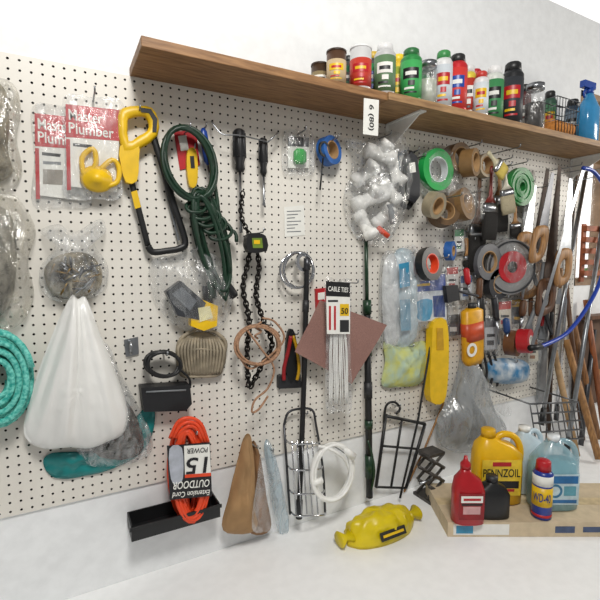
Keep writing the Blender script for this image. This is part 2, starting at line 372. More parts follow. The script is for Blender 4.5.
st_=M().loft(A+ez*.228,XA,YA,ez,[(0,.018,.018),(.025,.018,.018)],BLUE,16).obox(A+Vector((-.015,0,.265)),XA,YA,ez,.045,.012,.015,BLUE).tube([A+Vector((-.03,0,.25)),A+Vector((-.045,0,.23)),A+Vector((-.04,0,.205))],.005,BLUE)
thing('spray_bottle','blue spray bottle with a blue trigger on the shelf','spray bottle',[(sb,'bottle'),(st_,'trigger_head')],gs)
tg=M().poly([(364,98),(379,100),(378,136),(363,134)],SD+.0085,.0008,PAPER)
# handwriting running down the tag
def vtext(m,st,u,v0,v1,wp,d,mat):
    A=W(u,v0,d+.0012);B=W(u,v1,d+.0012); ex=(B-A);w=ex.length;ex.normalize(); ey=Vector((-ex.z,0,ex.x))
    h=(W(u+wp,v0,d)-W(u,v0,d)).length; m.text3(st,A,ex,ey,w,h,mat)
vtext(tg,'6 (80)',368,104,130,6,SD+.0093,BLACK)
thing('price_tag','white handwritten paper tag hanging off the shelf edge','tag',[(tg,'tag')])

# ---------- hanging things
FIB=mt('#857a62',.9,var=.35,scale=60,bump=.6)
def bag(name,label,out,d,dep,mat,contents=(),cat='bag',wr=.005,fx=35,fz=9,group=None,apex=None,pl=30,fine=.35,K=12):
    b=M().pillow(out,d,dep,mat,wr=wr,fx=fx,fz=fz,seed=out[0][0],apex=apex,pl=pl,fine=fine,K=K)
    thing(name,label,cat,[(b,'film')]+list(contents),group)
bag('plastic_bag','clear plastic bag of brown fibre pads on the pegboard',[(-30,85),(0,78),(16,88),(21,110),(17,140),(22,170),(8,192),(-30,190)],.012,.07,WARMF,[(M().pillow([(-28,95),(0,84),(9,110),(8,150),(11,175),(-28,182)],.014,.05,FIB,wr=.006,fx=60,fz=50),'fibre_pad')],wr=.009)
bag('plastic_bag','clear plastic bag full of tangled grey wire on the pegboard',[(-30,205),(8,194),(24,206),(36,232),(28,262),(34,296),(16,327),(-30,326)],.012,.08,WARMF,[(M().pillow([(-28,215),(4,208),(16,235),(14,290),(2,315),(-28,318)],.014,.055,mt('#7d7a70',.5,.3,var=.45,scale=40,bump=.6),wr=.008,fx=50,fz=50),'wire_tangle')],wr=.010)
tq=mt('#16988c',.7,h2='#7fd6c8',scale=120,bump=.4,name='turquoise_rope')
m=M(); pts=[]
for i in range(11*24):
    t=2*math.pi*i/24; k=i/(11*24); rr=38-26*abs(((k*3)%2)-1); pts.append(W(-3+rr*.95*math.cos(t),380+rr*1.3*math.sin(t),.02+.06*k))
m.tube(pts,.008,tq,8)
thing('rope_coil','coil of turquoise braided rope hanging on the pegboard','rope',[(m,'rope')])
def plumb(du,dv,d,lb,part=True):
    def q(l): return [(a+du,b+dv) for a,b in l]
    c=M().poly(q([(66,104),(120,110),(117,192),(67,186)]),d,.002,PAPER)
    c.poly(q([(65.5,104),(120.3,110),(119.5,141),(66,137)]),d+.002,.0006,RED)
    c.text('Master',(69+du,120+dv),(103+du,124+dv),11,d+.0026,PAPER).text('Plumber',(69+du,133+dv),(114+du,138.5+dv),11,d+.0026,PAPER)
    c.poly(q([(66,139),(70,139.3),(71,190),(67,190)]),d+.002,.0006,RED)
    c.poly(q([(73,143),(92,145),(91,148),(73,146)]),d+.002,.0006,BLACK)
    pr=[(c,'card')]
    if part:
        y=M(); C=W(97+du,179+dv,d+.012)
        y.loft(C,XA,ez,NY,[(-.008,.034,.03),(0,.042,.036),(.008,.036,.03),(.016,.016,.014),(.022,.012,.012)],YEL,28)
        y.tube(cr(WP([(84+du,176+dv,d+.014),(82+du,158+dv,d+.014),(93+du,149+dv,d+.016),(96+du,163+dv,d+.016),(88+du,176+dv,d+.014)]),4),.007,YEL)
        y.tube(cr(WP([(100+du,170+dv,d+.014),(112+du,160+dv,d+.014),(119+du,168+dv,d+.014),(117+du,182+dv,d+.014),(106+du,186+dv,d+.014)]),4),.007,YEL)
        pr.append((y,'flapper_valve'))
    else:
        c.poly(q([(74,152),(92,153),(92,156),(74,155)]),d+.002,.0006,GREY).poly(q([(74,160),(94,161),(94,176),(74,175)]),d+.002,.0006,mt('#9a948a',.5))
    pr.append((M().pillow(q([(63,98),(92,97),(123,103),(121,150),(122,196),(95,199),(64,196),(65,150)]),d-.004,.03,CLEARER,wr=.0015,fx=30,fz=20),'bag'))
    thing('plumbing_package',lb,'package',pr,'plumbing part packages')
plumb(-31,9,.008,'bagged red and white card package, behind another',False)
plumb(0,0,.036,'bagged yellow toilet flapper on a red and white card')
hook(93,101,.07)
# hacksaw
m=M().tube(cr(WP([(149,124,.03),(160,158,.03),(174,205,.03),(185,240,.03),(181,248,.03),(166,251,.03),(153,252,.03),(148,246,.03)]),6),.010,BLACK,10,flat=.7)
bl=M().tube(cr(WP([(126,160,.03),(135,195,.03),(148,246,.03)]),6),.0085,BLACK,8,flat=.5)
bl.poly([(131,192),(137,190),(141,207),(135,209)],.034,.001,YEL)
hd=M().frame([(118,116),(124,107),(139,105),(152,107),(159,119),(158,135),(142,147),(123,153)],[(128,121),(131,117),(140,115),(146,116),(149,122),(148,130),(138,136),(129,141)],.02,.026,YEL,2)
hd.poly([(120,146),(138,142),(139,160),(137,181),(126,182),(121,165)],.021,.024,YEL,smooth=2)
ins=M().poly([(141,107.5),(151,109),(157.5,119),(156.5,132),(152.5,132),(153,120),(149,113),(141,112)],.046,.002,BLACK)
blade2=M().poly([(155,150),(157,149),(180,240),(178,241)],.018,.001,STEEL)
thing('hacksaw','black-framed hacksaw with a chunky yellow handle hanging tilted','saw',[(m,'frame'),(bl,'grip_bar'),(hd,'handle'),(ins,'grip_insert','black rubber grip insert'),(blade2,'blade')])
hook(137,115,.05)
# green cord
GC=mt('#0d3320',.45,var=.2,name='dark_green_cord')
p=loops(189,163,25,38,7,-18,2.5,.03,.04,ph=.5,grow=.14)+loops(212,240,15,54,6,-14,3,.035,.04,ph=1.2,grow=.5)
p=cr([p[i] for i in range(0,len(p),3)],3)
m=M().tube(p,.0064,GC,7)
m.tube(cr([W(196+13*math.cos(t*1.1)+t*1.0,203+8*math.sin(t*1.1)+t*1.2,.06+.015*math.sin(t*1.1)) for t in range(0,30)],3),.0058,GC,6)
pl=M().ab(W(226,283,.05),W(235,297,.05),[(0,.006,.006),(.2,.013,.012),(.8,.015,.012),(1,.012,.009)],BLACK)
pl2=M().ab(W(210,280,.06),W(213,298,.06),[(0,.006,.006),(.2,.012,.012),(1,.013,.01)],GC)
thing('extension_cord','long dark green extension cord looped and twisted on a hook','cord',[(m,'cord'),(pl,'plug'),(pl2,'socket')])
hook(184,134,.07)
thing('file','small tool with a blue handle beside the green cord','tool',[(M().ab(W(203,128,.02),W(208,165,.02),[(0,.004,.004),(.1,.011,.008),(.5,.013,.009),(.9,.011,.008),(1,.004,.004)],BLUE),'handle'),(M().ab(W(208,165,.02),W(212,192,.02),[(0,.004,.003),(1,.003,.002)],STEEL),'shaft')]); hook(203,130,.03)
m=M().poly([(174,132),(196,129),(200,165),(180,170)],.001,.003,RED); m.poly([(178,136),(186,135),(189,150),(181,151)],.004,.001,PAPER)
thing('tool_card','red and white package card behind the green cord','package',[(m,'card')])
m=M().poly([(188,150),(196,150),(198,172),(196,186),(190,186),(187,170)],.006,.014,YEL,smooth=3)
m2=M().poly([(190,156),(194,156),(195,168),(191,168)],.020,.002,BLACK)
thing('utility_knife','yellow utility knife with black slider','knife',[(m,'body'),(m2,'slider')]); hook(192,151,.03)
def driver(u,v0,v1,v2,r,lb,du=0):
    h=M(); A=W(u,v0,.04);B=W(u+du*.5,v1,.04)
    h.ab(A,B,[(0,r*.5,r*.5),(.04,r*.9,r*.9),(.3,r,r),(.62,r*1.05,r*1.05),(.8,r*.7,r*.7),(.92,r*.85,r*.85),(1,r*.6,r*.6)],BLACK)
    for k in range(6):
        a=k*math.pi/3; o=Vector((math.cos(a)*r*.92,math.sin(a)*r*.92,0)); h.tube([A.lerp(B,.08)+o,A.lerp(B,.66)+o*1.05],r*.22,DARK,6)
    s_=M().ab(B,W(u+du,v2,.04),[(0,.004,.004),(.9,.004,.004),(.93,.006,.003),(1,.005,.001)],STEEL)
    thing('screwdriver',lb,'screwdriver',[(h,'handle'),(s_,'shaft')],'hanging screwdrivers')
driver(239,129,172,233,.019,'large black-handled screwdriver hanging on the pegboard',2)
driver(263,138,175,206,.014,'smaller black-handled screwdriver hanging on the pegboard',1)
m=M().tube(WP([(212,122,.0),(212,122,.045)]),.003,STEEL,6); m.tube(cr(WP([(212,122,.045),(222,134,.06),(238,135,.065),(252,138,.06),(268,142,.06)]),4),.0022,STEEL,6)
m.tube(WP([(278,133,0),(278,133,.05),(268,142,.06)]),.0025,STEEL,6)
thing('tool_rail','thin bent steel rail holding screwdrivers','tool rail',[(m,'rail')])
CH=mt('#34373c',.4)
c=M().poly([(166,292),(181,281),(206,303),(199,320),(178,316)],.03,.035,CH); c.poly([(172,294),(182,287),(197,301),(190,311)],.065,.002,mt('#6a6f75',.4))
y=M().poly([(192,306),(203,300),(218,306),(217,326),(204,331),(191,326)],.03,.034,YEL); y.poly([(198,308),(210,306),(213,318),(200,322)],.064,.002,mt('#e9e2b0',.5))
k_=M().poly([(203,286),(211,286),(213,303),(204,303)],.035,.014,BLACK)
bag('tool_bag','clear bag holding a dark charger and yellow battery tool',[(150,262),(172,254),(190,247),(215,254),(230,268),(234,296),(222,326),(196,333),(168,320),(152,292)],.018,.07,CLEARER,[(c,'charger'),(y,'battery_tool'),(k_,'connector')],wr=.008)
hook(192,250,.06)
def chain(m,path,mat,a=.0085,b=.005,r=.0019,step=.012):
    P=list(path); pos=P[0]; i=1; need=step; k=0
    while i<len(P):
        seg=P[i]-pos; L=seg.length
        if L<need: need-=L; pos=P[i]; i+=1; continue
        d=seg.normalized(); pos=pos+d*need; need=step
        s1=NY if k%2 else d.cross(NY).normalized()
        m.tube([pos+d*(math.cos(q)*a)+s1*(math.sin(q)*b) for q in [j*math.pi/4 for j in range(8)]],r,mat,5,closed=True); k+=1
m=M(); ck=mt('#1e1a18',.4,.6,name='oiled_chain')
chain(m,cr(WP([(252,236,.04),(248,262,.04),(243,288,.04),(249,320,.04),(247,355,.04),(249,388,.04)]),8),ck,.012,.008,.0032,.015)
chain(m,cr(WP([(254,236,.05),(259,265,.05),(256,295,.05),(264,322,.05),(272,345,.05),(262,365,.05),(250,388,.05)]),8),ck,.012,.008,.0032,.015)
chain(m,cr(WP([(243,190,.05),(241,215,.05),(250,236,.05)]),8),ck,.010,.007,.0026,.013)
thing('chain','dark oiled steel chain looped on a hook','chain',[(m,'links')])
m=M().poly([(247,238),(252,233),(263,234),(267,239),(267,251),(249,252)],.06,.03,BLACK,smooth=2); lb_=M().poly([(252,238),(262,238),(263,248),(253,248)],.09,.001,mt('#6f8a2a',.5)); lb_.poly([(254,240),(260,240),(260,244),(254,244)],.091,.001,YEL)
thing('tape_measure','compact black tape measure with a yellow-green label','tape measure',[(m,'case'),(lb_,'label_sticker')])
hook(252,234,.09)
BG=mt('#a89c86',.6,var=.2,name='tan_plastic'); m=M()
fr=cr(WP([(179,342,.02),(190,332,.02),(204,329,.02),(218,334,.02),(226,344,.02),(222,360,.02),(219,374,.02),(200,376,.02),(182,375,.02),(178,358,.02)]),5,True)
m.tube(fr,.006,BG,8,closed=True)
for k in range(15):
    t=(k-7)/7; m.tube(cr(WP([(201+t*17,333+abs(t)*6,.02),(201+t*23,350,.045),(201+t*19,374,.025)]),5),.0046,BG,6)
m.tube(cr(WP([(178,352,.03),(201,349,.048),(225,352,.03)]),5),.003,BG,6)
m.pillow([(180,342),(202,331),(225,344),(220,373),(182,374)],.018,.022,mt('#8f846f',.6,var=.15),wr=.001)
thing('rake_head','tan ribbed fan-shaped plastic scoop','rake head',[(m,'tines')])
hook(201,329,.03)
m=M().tube(loops(163,364,17,12,6,8,2.5,.03,.03),.0048,BLACK,7)
m.tube(cr(WP([(178,368,.04),(189,378,.04),(190,388,.04)]),5),.004,BLACK,6)
b=M().poly([(141,388),(190,385),(192,404),(186,411),(144,412)],.006,.05,mt('#1c1d20',.5)); b.tube(WP([(146,392,.057),(186,390,.057)]),.003,GREY,6)
thing('power_adapter','black power adapter with a coil of black cable','power adapter',[(m,'cable'),(b,'case')])
hook(163,352,.06)
m=M().poly([(124,340),(138,337),(139,354),(126,357)],.001,.006,STEEL); m.tube(cr(WP([(131,345,.008),(131,343,.03),(131,350,.035),(131,354,.02)]),4),.004,STEEL,6)
thing('coat_hook','small square metal hook plate on the pegboard','hook',[(m,'plate')])
tn=mt('#b38a6c',.8,var=.2,scale=150,bump=.4,name='tan_twine')
m=M().tube(loops(258,345,23,20,6,-10,2.5,.075,.02,grow=.15),.0038,tn,6)
m.tube(cr(WP([(247,330,.09),(262,350,.09),(274,368,.085),(268,388,.08),(255,400,.075),(252,412,.07),(259,409,.07),(268,396,.07)]),5),.0036,tn,6)
m.tube(cr(WP([(235,348,.075),(248,368,.085),(262,362,.085),(284,340,.08),(275,322,.08),(262,318,.085)]),5),.0036,tn,6)
m.tube(cr([W(258+3*math.cos(t),322+t*1.5,.085+.01*math.sin(t)) for t in range(0,12)],3),.0036,tn,6)
thing('twine_coil','loosely coiled tan twine hanging over the chain','twine',[(m,'twine')])
hook(258,322,.1)
# orange cord
p=loops(189,472,20,51,14,-3,1.2,.025,.065,grow=.75,jr=.1); m=M().tube(cr([p[i] for i in range(0,len(p),2)],2),.0056,ORG,8)
for k in range(3): m.tube(cr(WP([(170+k*3,438,.08),(178+k*2,422+k*4,.09),(190,418+k*4,.095),(201-k*2,424+k*3,.09),(208-k*3,442,.08)]),5),.0056,ORG,8)
SB=mt('#16151b',.5)
s_=M().poly([(167,446),(210,442.5),(212,496),(170,500)],.098,.003,SB); s_.poly([(184,446.0),(209.5,444.2),(211,473),(185,475)],.1012,.0006,PAPER)
s_.text('15',(208,456.5),(187,458),16,.102,SB).text('POWER',(208,447.2),(187,448.7),5,.102,SB)
s_.text('OUTDOOR',(210,479),(173,482),7.5,.102,PAPER).text('Extension Cord',(210,489.5),(173,492.5),5.5,.102,PAPER)
s_.poly([(185,474.7),(211,472.7),(211,476),(185,478)],.1014,.0006,ORG)
w_=M().poly([(169.5,449),(182,448),(183,478),(177,484),(171,479)],.1012,.0008,mt('#b4b9c4',.4),smooth=3)
thing('extension_cord','thick bundle of orange extension cord in a printed cardboard sleeve','cord',[(m,'cord'),(s_,'cardboard_sleeve'),(w_,'sleeve_picture')])
hook(188,424,.1)
# bags left
cont=[(M().pillow([(44,272),(54,258),(74,252),(92,256),(102,272),(98,290),(78,298),(54,296)],.018,.035,mt('#9a9078',.6,var=.4,scale=22,bump=.5),wr=.012,fx=45,fz=35),'folded_material')]
bits=M()
for k in range(26):
    u=random.uniform(52,96);v=random.uniform(262,290); A=W(u,v,.055); dd=Vector((random.uniform(-1,1),random.uniform(-.3,.3),random.uniform(-1,1))).normalized()*.018
    bits.tube([A-dd,A+dd],.0028,[STEEL,DSTEEL,mt('#8a7040',.4,.6)][k%3],6)
cont.append((bits,'hardware_bits'))
bag('plastic_bag','clear gathered bag holding brownish hardware on a hook',[(58,224),(75,232),(100,219),(106,232),(94,243),(108,266),(104,290),(86,300),(60,302),(42,292),(40,268),(55,246),(40,232)],.015,.065,CRINK,cont,wr=.014,apex=(74,238),pl=22)
bag('plastic_bag','large pleated opaque white plastic bag hanging in a cone',[(71,296),(78,299),(86,298),(98,328),(113,365),(127,408),(124,432),(108,441),(90,448),(66,447),(46,449),(28,441),(24,424),(36,378),(55,328)],.04,.05,WBAG,wr=.016,apex=(78,280),pl=34,fine=.1,K=18)
bag('plastic_bag','crumpled clear bag of dark small parts',[(88,338),(108,345),(120,372),(134,398),(152,436),(148,456),(120,466),(92,466),(76,450),(78,390)],.012,.045,CRINK,[(M().pillow([(100,410),(120,395),(140,425),(142,452),(116,460),(92,450)],.014,.03,mt('#5b564e',.7,var=.45,scale=50,bump=.5),wr=.010,fx=60,fz=60),'small_parts')],wr=.014,fx=50,fz=20)
bag('plastic_bag','crumpled teal plastic bag tucked under white bag',[(44,458),(60,452),(90,456),(112,462),(136,438),(146,406),(155,412),(151,438),(138,456),(114,468),(95,474),(62,479),(47,472)],.006,.012,mt('#0f7f7e',.35,var=.2,scale=12,name='teal_plastic'),wr=.010,fx=50,fz=40)
m=M().poly([(284,207),(304,205),(305,235),(285,237)],.001,.001,PAPER)
for k in range(7): m.poly([(287,211+k*3.4),(301-(k%3)*3,210.4+k*3.4),(301-(k%3)*3,211.4+k*3.4),(287,212+k*3.4)],.002,.0003,GREY)
thing('instruction_sheet','small white printed sheet pinned on the pegboard','paper sheet',[(m,'sheet')])
c=M().poly([(288,136),(309,138),(309,168),(288,168)],.014,.001,PAPER); c.poly([(288,136),(309,138),(309,147),(288,146)],.0152,.0005,DARK); c.text('50',(291,143.5),(296,143.7),4,.016,PAPER)
g=M().ab(W(300,149,.028),W(300,164,.028),[(0,.014,.008),(.2,.024,.01),(.8,.024,.01),(1,.014,.008)],mt('#2fa548',.4),e=3)
b=M().pillow([(284,133),(300,130),(313,134),(314,172),(298,175),(283,172)],.012,.035,CLEARER,wr=.003)
thing('hardware_package','clear blister package holding a green clip','package',[(c,'card'),(g,'green_clip'),(b,'bag')])
hook(298,134,.05)
def tape(u,v,R,r,th,d,mat,lb,ax=(0,-1,0),core=None):
    C=W(u,v,d); thing('tape_roll',lb,'tape',[(M().ring(C,ax,R,r+.004,th,mat),'tape'),(M().ring(C,ax,r+.004,r,th*1.04,core or KRAFT),'core')],'tape rolls')
tape(329,151,.050,.028,.035,.035,mt('#2563b0',.5),'roll of blue masking tape hanging on the pegboard',ax=(.35,-1,.1))
hook(329,142,.055)
m=M().tube(WP([(323,158,.062),(320,190,.062)]),.003,BLACK,6); m.ring(W(324,149,.064),(.3,-1,0),.026,.019,.006,BLACK)
thing('key_ring','black ring and cord hanging over the blue tape','ring',[(m,'ring')]); hook(324,144,.07)
fits=[]
for (a,b_,r) in (((354,182),(376,166),.022),((366,150),(394,158),.024),((354,206),(386,192),.024),((358,212),(372,238),.021),((382,182),(398,202),.021),((374,226),(392,208),.022),((392,160),(398,184),.018)):
    A=W(a[0],a[1],.04);B=W(b_[0],b_[1],.07)
    f=M().ab(A,B,[(0,r*1.2,r*1.2),(.26,r*1.2,r*1.2),(.28,r,r),(.72,r,r),(.74,r*1.2,r*1.2),(1,r*1.2,r*1.2)],PVC)
    f.ab(B,B+(A-B).normalized()*.002,[(0,r*.85,r*.85),(1,r*.85,r*.85)],GREY)
    e=A.lerp(B,.5); t_=(e+Vector((.02,-.03,.04 if r>.021 else -.04))); f.ab(e,t_,[(0,r*.9,r*.9),(.6,r*.9,r*.9),(.62,r*1.1,r*1.1),(1,r*1.1,r*1.1)],PVC)
    fits.append((f,'pipe_fitting'))
fits.append((M().ab(W(378,228,.08),W(388,236,.08),[(0,.010,.010),(1,.010,.010)],ORG),'valve_knob','orange plastic knob'))
fits.append((M().ab(W(390,204,.09),W(393,224,.09),[(0,.013,.013),(1,.010,.010)],GREY),'rubber_plug','grey rubber plug'))
bag('plastic_bag','clear bag stuffed with white plastic pipe fittings',[(352,158),(344,138),(362,143),(378,134),(396,132),(402,150),(406,172),(402,205),(389,240),(370,247),(351,230),(343,202),(349,178)],.015,.125,CRINK,fits,wr=.02,fx=30,fz=20)
hook(378,139,.07)
m=M().tube(loops(298,270,16,18,3,0,2,.03,.02),.0042,CHR,8); m.ring(W(303,262,.05),(.2,-1,0),.032,.02,.008,CHR)
thing('metal_hoop','coiled chrome hoop hanging on a hook','hoop',[(m,'hoop')])
hook(298,255,.06)
m=M().tube(cr(WP([(307,262,.055),(306,300,.055),(304,380,.055),(299,514,.055)]),8),.0095,BLACK,10)
thing('black_pole','long slim black pole hanging down the wall','pole',[(m,'shaft'),(M().tube(WP([(307,258,.055),(307,270,.055)]),.012,DSTEEL,10),'collar'),(M().tube(WP([(306,300,.055),(305.5,312,.055)]),.012,DARK,10),'collar'),(M().tube(WP([(299.5,500,.055),(299,518,.055)]),.012,DARK,10),'foot')])
h=M().tube(cr(WP([(291,336,.03),(288,352,.03),(284,368,.03),(284,380,.03)]),5),.007,mt('#9a1a20',.4),8); h2=M().tube(cr(WP([(293,336,.03),(297,350,.03),(299,368,.03),(297,380,.03)]),5),.006,mt('#c89a14',.4),8)
bl=M().poly([(288,333),(295,333),(298,366),(291,384),(286,368)],.012,.012,BLACK,smooth=3)
thing('tin_snips','black tin snips with red and yellow grips','snips',[(h,'grip','red grip'),(h2,'grip','yellow grip'),(bl,'blade_body')])
m=M().poly([(279,376),(301,374),(302,388),(279,389)],.001,.022,DARK); thing('small_case','small dark plastic case under the snips','case',[(m,'case')],bevel=.003)
m=M().poly([(316,289),(326,288),(327,308),(317,310)],.001,.012,RED); m.poly([(318,293),(325,292),(325,299),(318,300)],.013,.001,PAPER)
thing('small_box','small red and white cardboard packet','packet',[(m,'packet')])
hook(292,333,.04)
# sandpaper
m=M(); a,b_,c_,d_=WP([(320,300,.062),(387,325,.075),(352,384,.080),(295,352,.070)])
vs=[];n=12
for i in range(n+1):
    for j in range(n+1):
        s_,t=i/n,j/n; p=(a*(1-s_)+b_*s_)*(1-t)+(d_*(1-s_)+c_*s_)*t
        vs.append(p+Vector((0,-.006*math.sin(s_*3.1)-.004*t*math.sin(t*6),0)))
nn=len(vs); vs+= [v+Vector((0,.0012,0)) for v in vs]
fs=[(i*(n+1)+j,i*(n+1)+j+1,(i+1)*(n+1)+j+1,(i+1)*(n+1)+j) for i in range(n) for j in range(n)]
m.add(vs,fs+[tuple(nn+x for x in f[::-1]) for f in fs],mt('#967168',.9,var=.10,scale=300,bump=.5,name='sandpaper'))
thing('sandpaper_sheet','square sheet of dusty reddish-brown sandpaper hanging by a corner','sandpaper',[(m,'sheet')]); hook(322,303,.075)
b=M().pillow([(325,281),(338,280),(351,283),(350,340),(352,408),(338,411),(326,408),(326,340)],.092,.022,CLEARER,wr=.002)
c=M().poly([(326,281),(350,283),(350,334),(327,334)],.115,.001,PAPER); c.poly([(326,281),(350,283),(350,297),(326,296)],.116,.0006,BLACK); c.text('CABLE TIES',(328,291),(348,292.5),5,.117,PAPER)
c.poly([(340,304),(349,304),(349,316),(340,316)],.116,.0006,YEL); c.text('50',(341,314),(348,314),6,.117,BLACK); c.poly([(328,300),(338,300),(338,302),(328,302)],.116,.0006,DARK)
c.poly([(329,306),(331,306),(331,330),(329,330)],.116,.0006,RED).poly([(334,306),(336,306),(336,330),(334,330)],.116,.0006,RED).poly([(340,320),(349,320),(349,332),(340,332)],.116,.0006,DARK)
t=M()
for k in range(16): u=329+k*1.25; t.tube(cr(WP([(333+k*.6,312,.098+.008*(k%2)),(u+random.uniform(-1,1),350,.102),(u+random.uniform(-1.5,1.5),404,.100)]),4),.0028,PVC,4,flat=.4)
thing('cable_tie_package','hanging package of long white cable ties, black header','package',[(b,'bag'),(c,'header_card'),(t,'cable_ties')])
hook(338,282,.12)
GP=mt('#173a24',.35,name='green_enamel')
parts=[(M().tube(WP([(366,238,.04),(367,302,.04)]),.0075,GP,10),'upper_tube')]
l=M().tube(WP([(367,300,.04),(369.5,497,.04)]),.0135,BLACK,12); parts.append((l,'lower_tube'))
for v,q in ((300,14),(345,10),(382,16),(420,8),(455,22)): parts.append((M().tube(WP([(367+(v-300)*.0127,v,.04),(367+(v+q-300)*.0127,v+q,.04)]),.0165,GP if q!=16 else DARK,12),'collar'))
parts.append((M().tube(cr(WP([(368,440,.045),(374,470,.055),(369.5,495,.045)]),4),.006,GP,8),'trigger_lever'))
thing('telescopic_pole','dark green and black telescopic pole hanging upright','pole',parts)
hook(363,241,.05)
m=M().tube(loops(408,180,7,28,4,4,1.5,.03,.02),.006,RUB,7)
thing('rubber_strap','bundle of black rubber straps hanging on a hook','strap',[(m,'straps')]); hook(407,154,.06)
m=M().poly([(406,158),(417,156),(420,196),(409,200)],.06,.014,mt('#2d2f33',.4),smooth=2); m2=M().poly([(409,163),(415,162),(416,172),(410,173)],.074,.001,PAPER)
thing('hardware_package','dark plastic package with a small white label','package',[(m,'case'),(m2,'label_sticker')]); hook(411,160,.075)
m=M().poly([(398,152),(406,150),(408,182),(400,184)],.004,.003,mt('#2a6a8a',.4)); m.poly([(399,156),(405,155),(406,166),(400,167)],.007,.001,PAPER)
thing('hardware_package','small blue and white package card on the pegboard','package',[(m,'card')]); hook(402,153,.03)
tape(436,170,.082,.046,.03,.06,mt('#25a850',.3,var=.05),'large roll of bright green tape wrapped in film',core=mt('#dfe6e8',.3))
thing('tape_wrapper','clear film wrapper around the green tape roll','wrapper',[(M().pillow([(419,150),(436,145),(455,152),(456,190),(437,197),(418,190)],.035,.055,CLEARER,wr=.006),'film')])
hook(436,160,.08)
BT=mt('#84653f',.35,var=.08,name='brown_packing_tape')
tape(457,159,.062,.040,.05,.05,BT,'roll of brown packing tape hanging on a hook'); tape(470,163,.055,.036,.05,.11,BT,'roll of brown packing tape behind others',ax=(.4,-1,0))
tape(462,205,.068,.038,.05,.06,BT,'roll of brown packing tape hanging lower',ax=(.3,-1,.2)); tape(443,212,.062,.036,.048,.05,mt('#6a5136',.4),'dark brown tape roll hanging lower',ax=(-.3,-1,.2)); tape(434,205,.050,.030,.04,.12,mt('#9a8f76',.4),'beige masking tape roll',ax=(.2,-1,-.3))
hook(457,150,.12); hook(460,195,.1); hook(434,200,.14)
thing('tape_wrapper','crumpled clear wrapper around the lower brown tape','wrapper',[(M().pillow([(446,188),(462,184),(478,190),(480,222),(462,228),(448,222)],.03,.072,CLEARER,wr=.008,fx=30,fz=20),'film')])
LB=mt('#c3d4dc',.3,var=.15,scale=12); CY=mt('#3f98c0',.4,var=.1)
c=M().pillow([(394,254),(410,250),(418,270),(415,300),(414,340),(397,345),(393,300)],.02,.04,LB,wr=.010,fx=50,fz=30)
s_=M().pillow([(384,262),(396,256),(398,300),(398,342),(386,344),(382,300)],.02,.03,mt('#dcdfe0',.3),wr=.008)
c2=M().poly([(399,264),(409,262),(410,286),(400,288)],.066,.001,CY)
c3=M().poly([(400,300),(410,299),(411,330),(401,331)],.066,.001,mt('#6f9fb8',.4))
c4=M().pillow([(382,256),(396,250),(417,248),(420,300),(417,345),(396,350),(381,346),(379,300)],.015,.07,CRINK,wr=.008,fx=40,fz=20)
thing('glove_package','tall white and pale blue bagged package','package',[(c,'pouch'),(s_,'side_fold'),(c2,'printed_panel'),(c3,'printed_panel'),(c4,'bag')])
c=M().poly([(413,276),(445,274),(447,320),(415,322)],.045,.004,mt('#dde4ea',.4)); c.poly([(414,276),(445,274),(446,290),(414,292)],.049,.001,BLUE)
c.poly([(417,302),(432,300),(430,319),(418,319)],.049,.001,CY,smooth=3); c.poly([(433,296),(445,295),(445,317),(434,317)],.049,.001,mt('#1a3f86',.4)); c.poly([(417,278),(438,276.5),(438,279.5),(417,281.5)],.050,.001,PAPER); c.poly([(417,284),(430,283),(430,285.5),(417,286.5)],.050,.001,YEL)
b=M().pillow([(411,272),(430,268),(448,271),(450,324),(430,328),(412,325)],.042,.024,CLEARER,wr=.004)
thing('blue_package','flat blue and white printed package','package',[(c,'card'),(b,'bag')]); hook(432,272,.07)
tape(429,264,.066,.036,.035,.085,mt('#1c1a1a',.4),'roll of black electrical tape with an orange core',core=ORG,ax=(.15,-1,.1)); hook(429,258,.1)
tape(450,251,.040,.018,.03,.05,mt('#2563b0',.5),'small roll of blue tape',ax=(.5,-1,0)); hook(449,247,.06)
hook(404,254,.05)
c=M().pillow([(384,342),(400,346),(425,341),(428,360),(421,383),(400,387),(382,385),(385,362)],.015,.03,mt('#c2c468',.9,var=.12,scale=18,bump=.6,h2='#a9bfae'),wr=.010,fx=50,fz=20)
thing('microfiber_cloth','folded pale yellow and green cleaning cloth','cloth',[(c,'cloth')]); hook(404,345,.05)
def brush(u0,v0,u1,v1,w,hc,bc,lb,d=.04):
    A=W(u0,v0,d);B=W(u1,v1,d)
    h=M().ab(A,A.lerp(B,.5),[(0,.006,.005),(.08,.011,.007),(.5,.008,.006),(.8,.012,.007),(1,w*.9,.009)],hc)
    f=M().ab(A.lerp(B,.5),A.lerp(B,.62),[(0,w,.010),(1,w*1.02,.011)],STEEL,e=4)
    b=M().ab(A.lerp(B,.62),B,[(0,w*1.0,.010),(.7,w*1.08,.011),(1,w*1.02,.005)],bc,e=4)
    thing('paint_brush',lb,'paint brush',[(h,'handle'),(f,'ferrule'),(b,'bristles')],'hanging paint brushes'); hook(u0,v0+3,d+.012)
BR=mt('#1f1c1a',.9,var=.3,scale=200,bump=.5,stretch=(6,6,1)); BRW=mt('#b9ae90',.9,var=.2,scale=200,bump=.4,stretch=(6,6,1))
brush(480,176,476,272,.050,WOODD,BR,'wide black-bristle brush with dark wooden handle')
brush(492,166,489,240,.042,mt('#7a271d',.4),BR,'paint brush with red handle and dark bristles',.08)
brush(499,158,501,232,.042,WOODV,BR,'paint brush with tan wooden handle',.05)
brush(504,164,509,214,.040,mt('#d8d2c0',.4),BRW,'paint brush with cream handle and pale bristles',.10)
brush(466,238,470,272,.026,WOODV,BR,'small paint brush with short bristles',.03)
brush(488,152,505,175,.030,mt('#d0c8a8',.4),mt('#cdb85c',.9),'brush with pale handle and yellow bristles',.14)
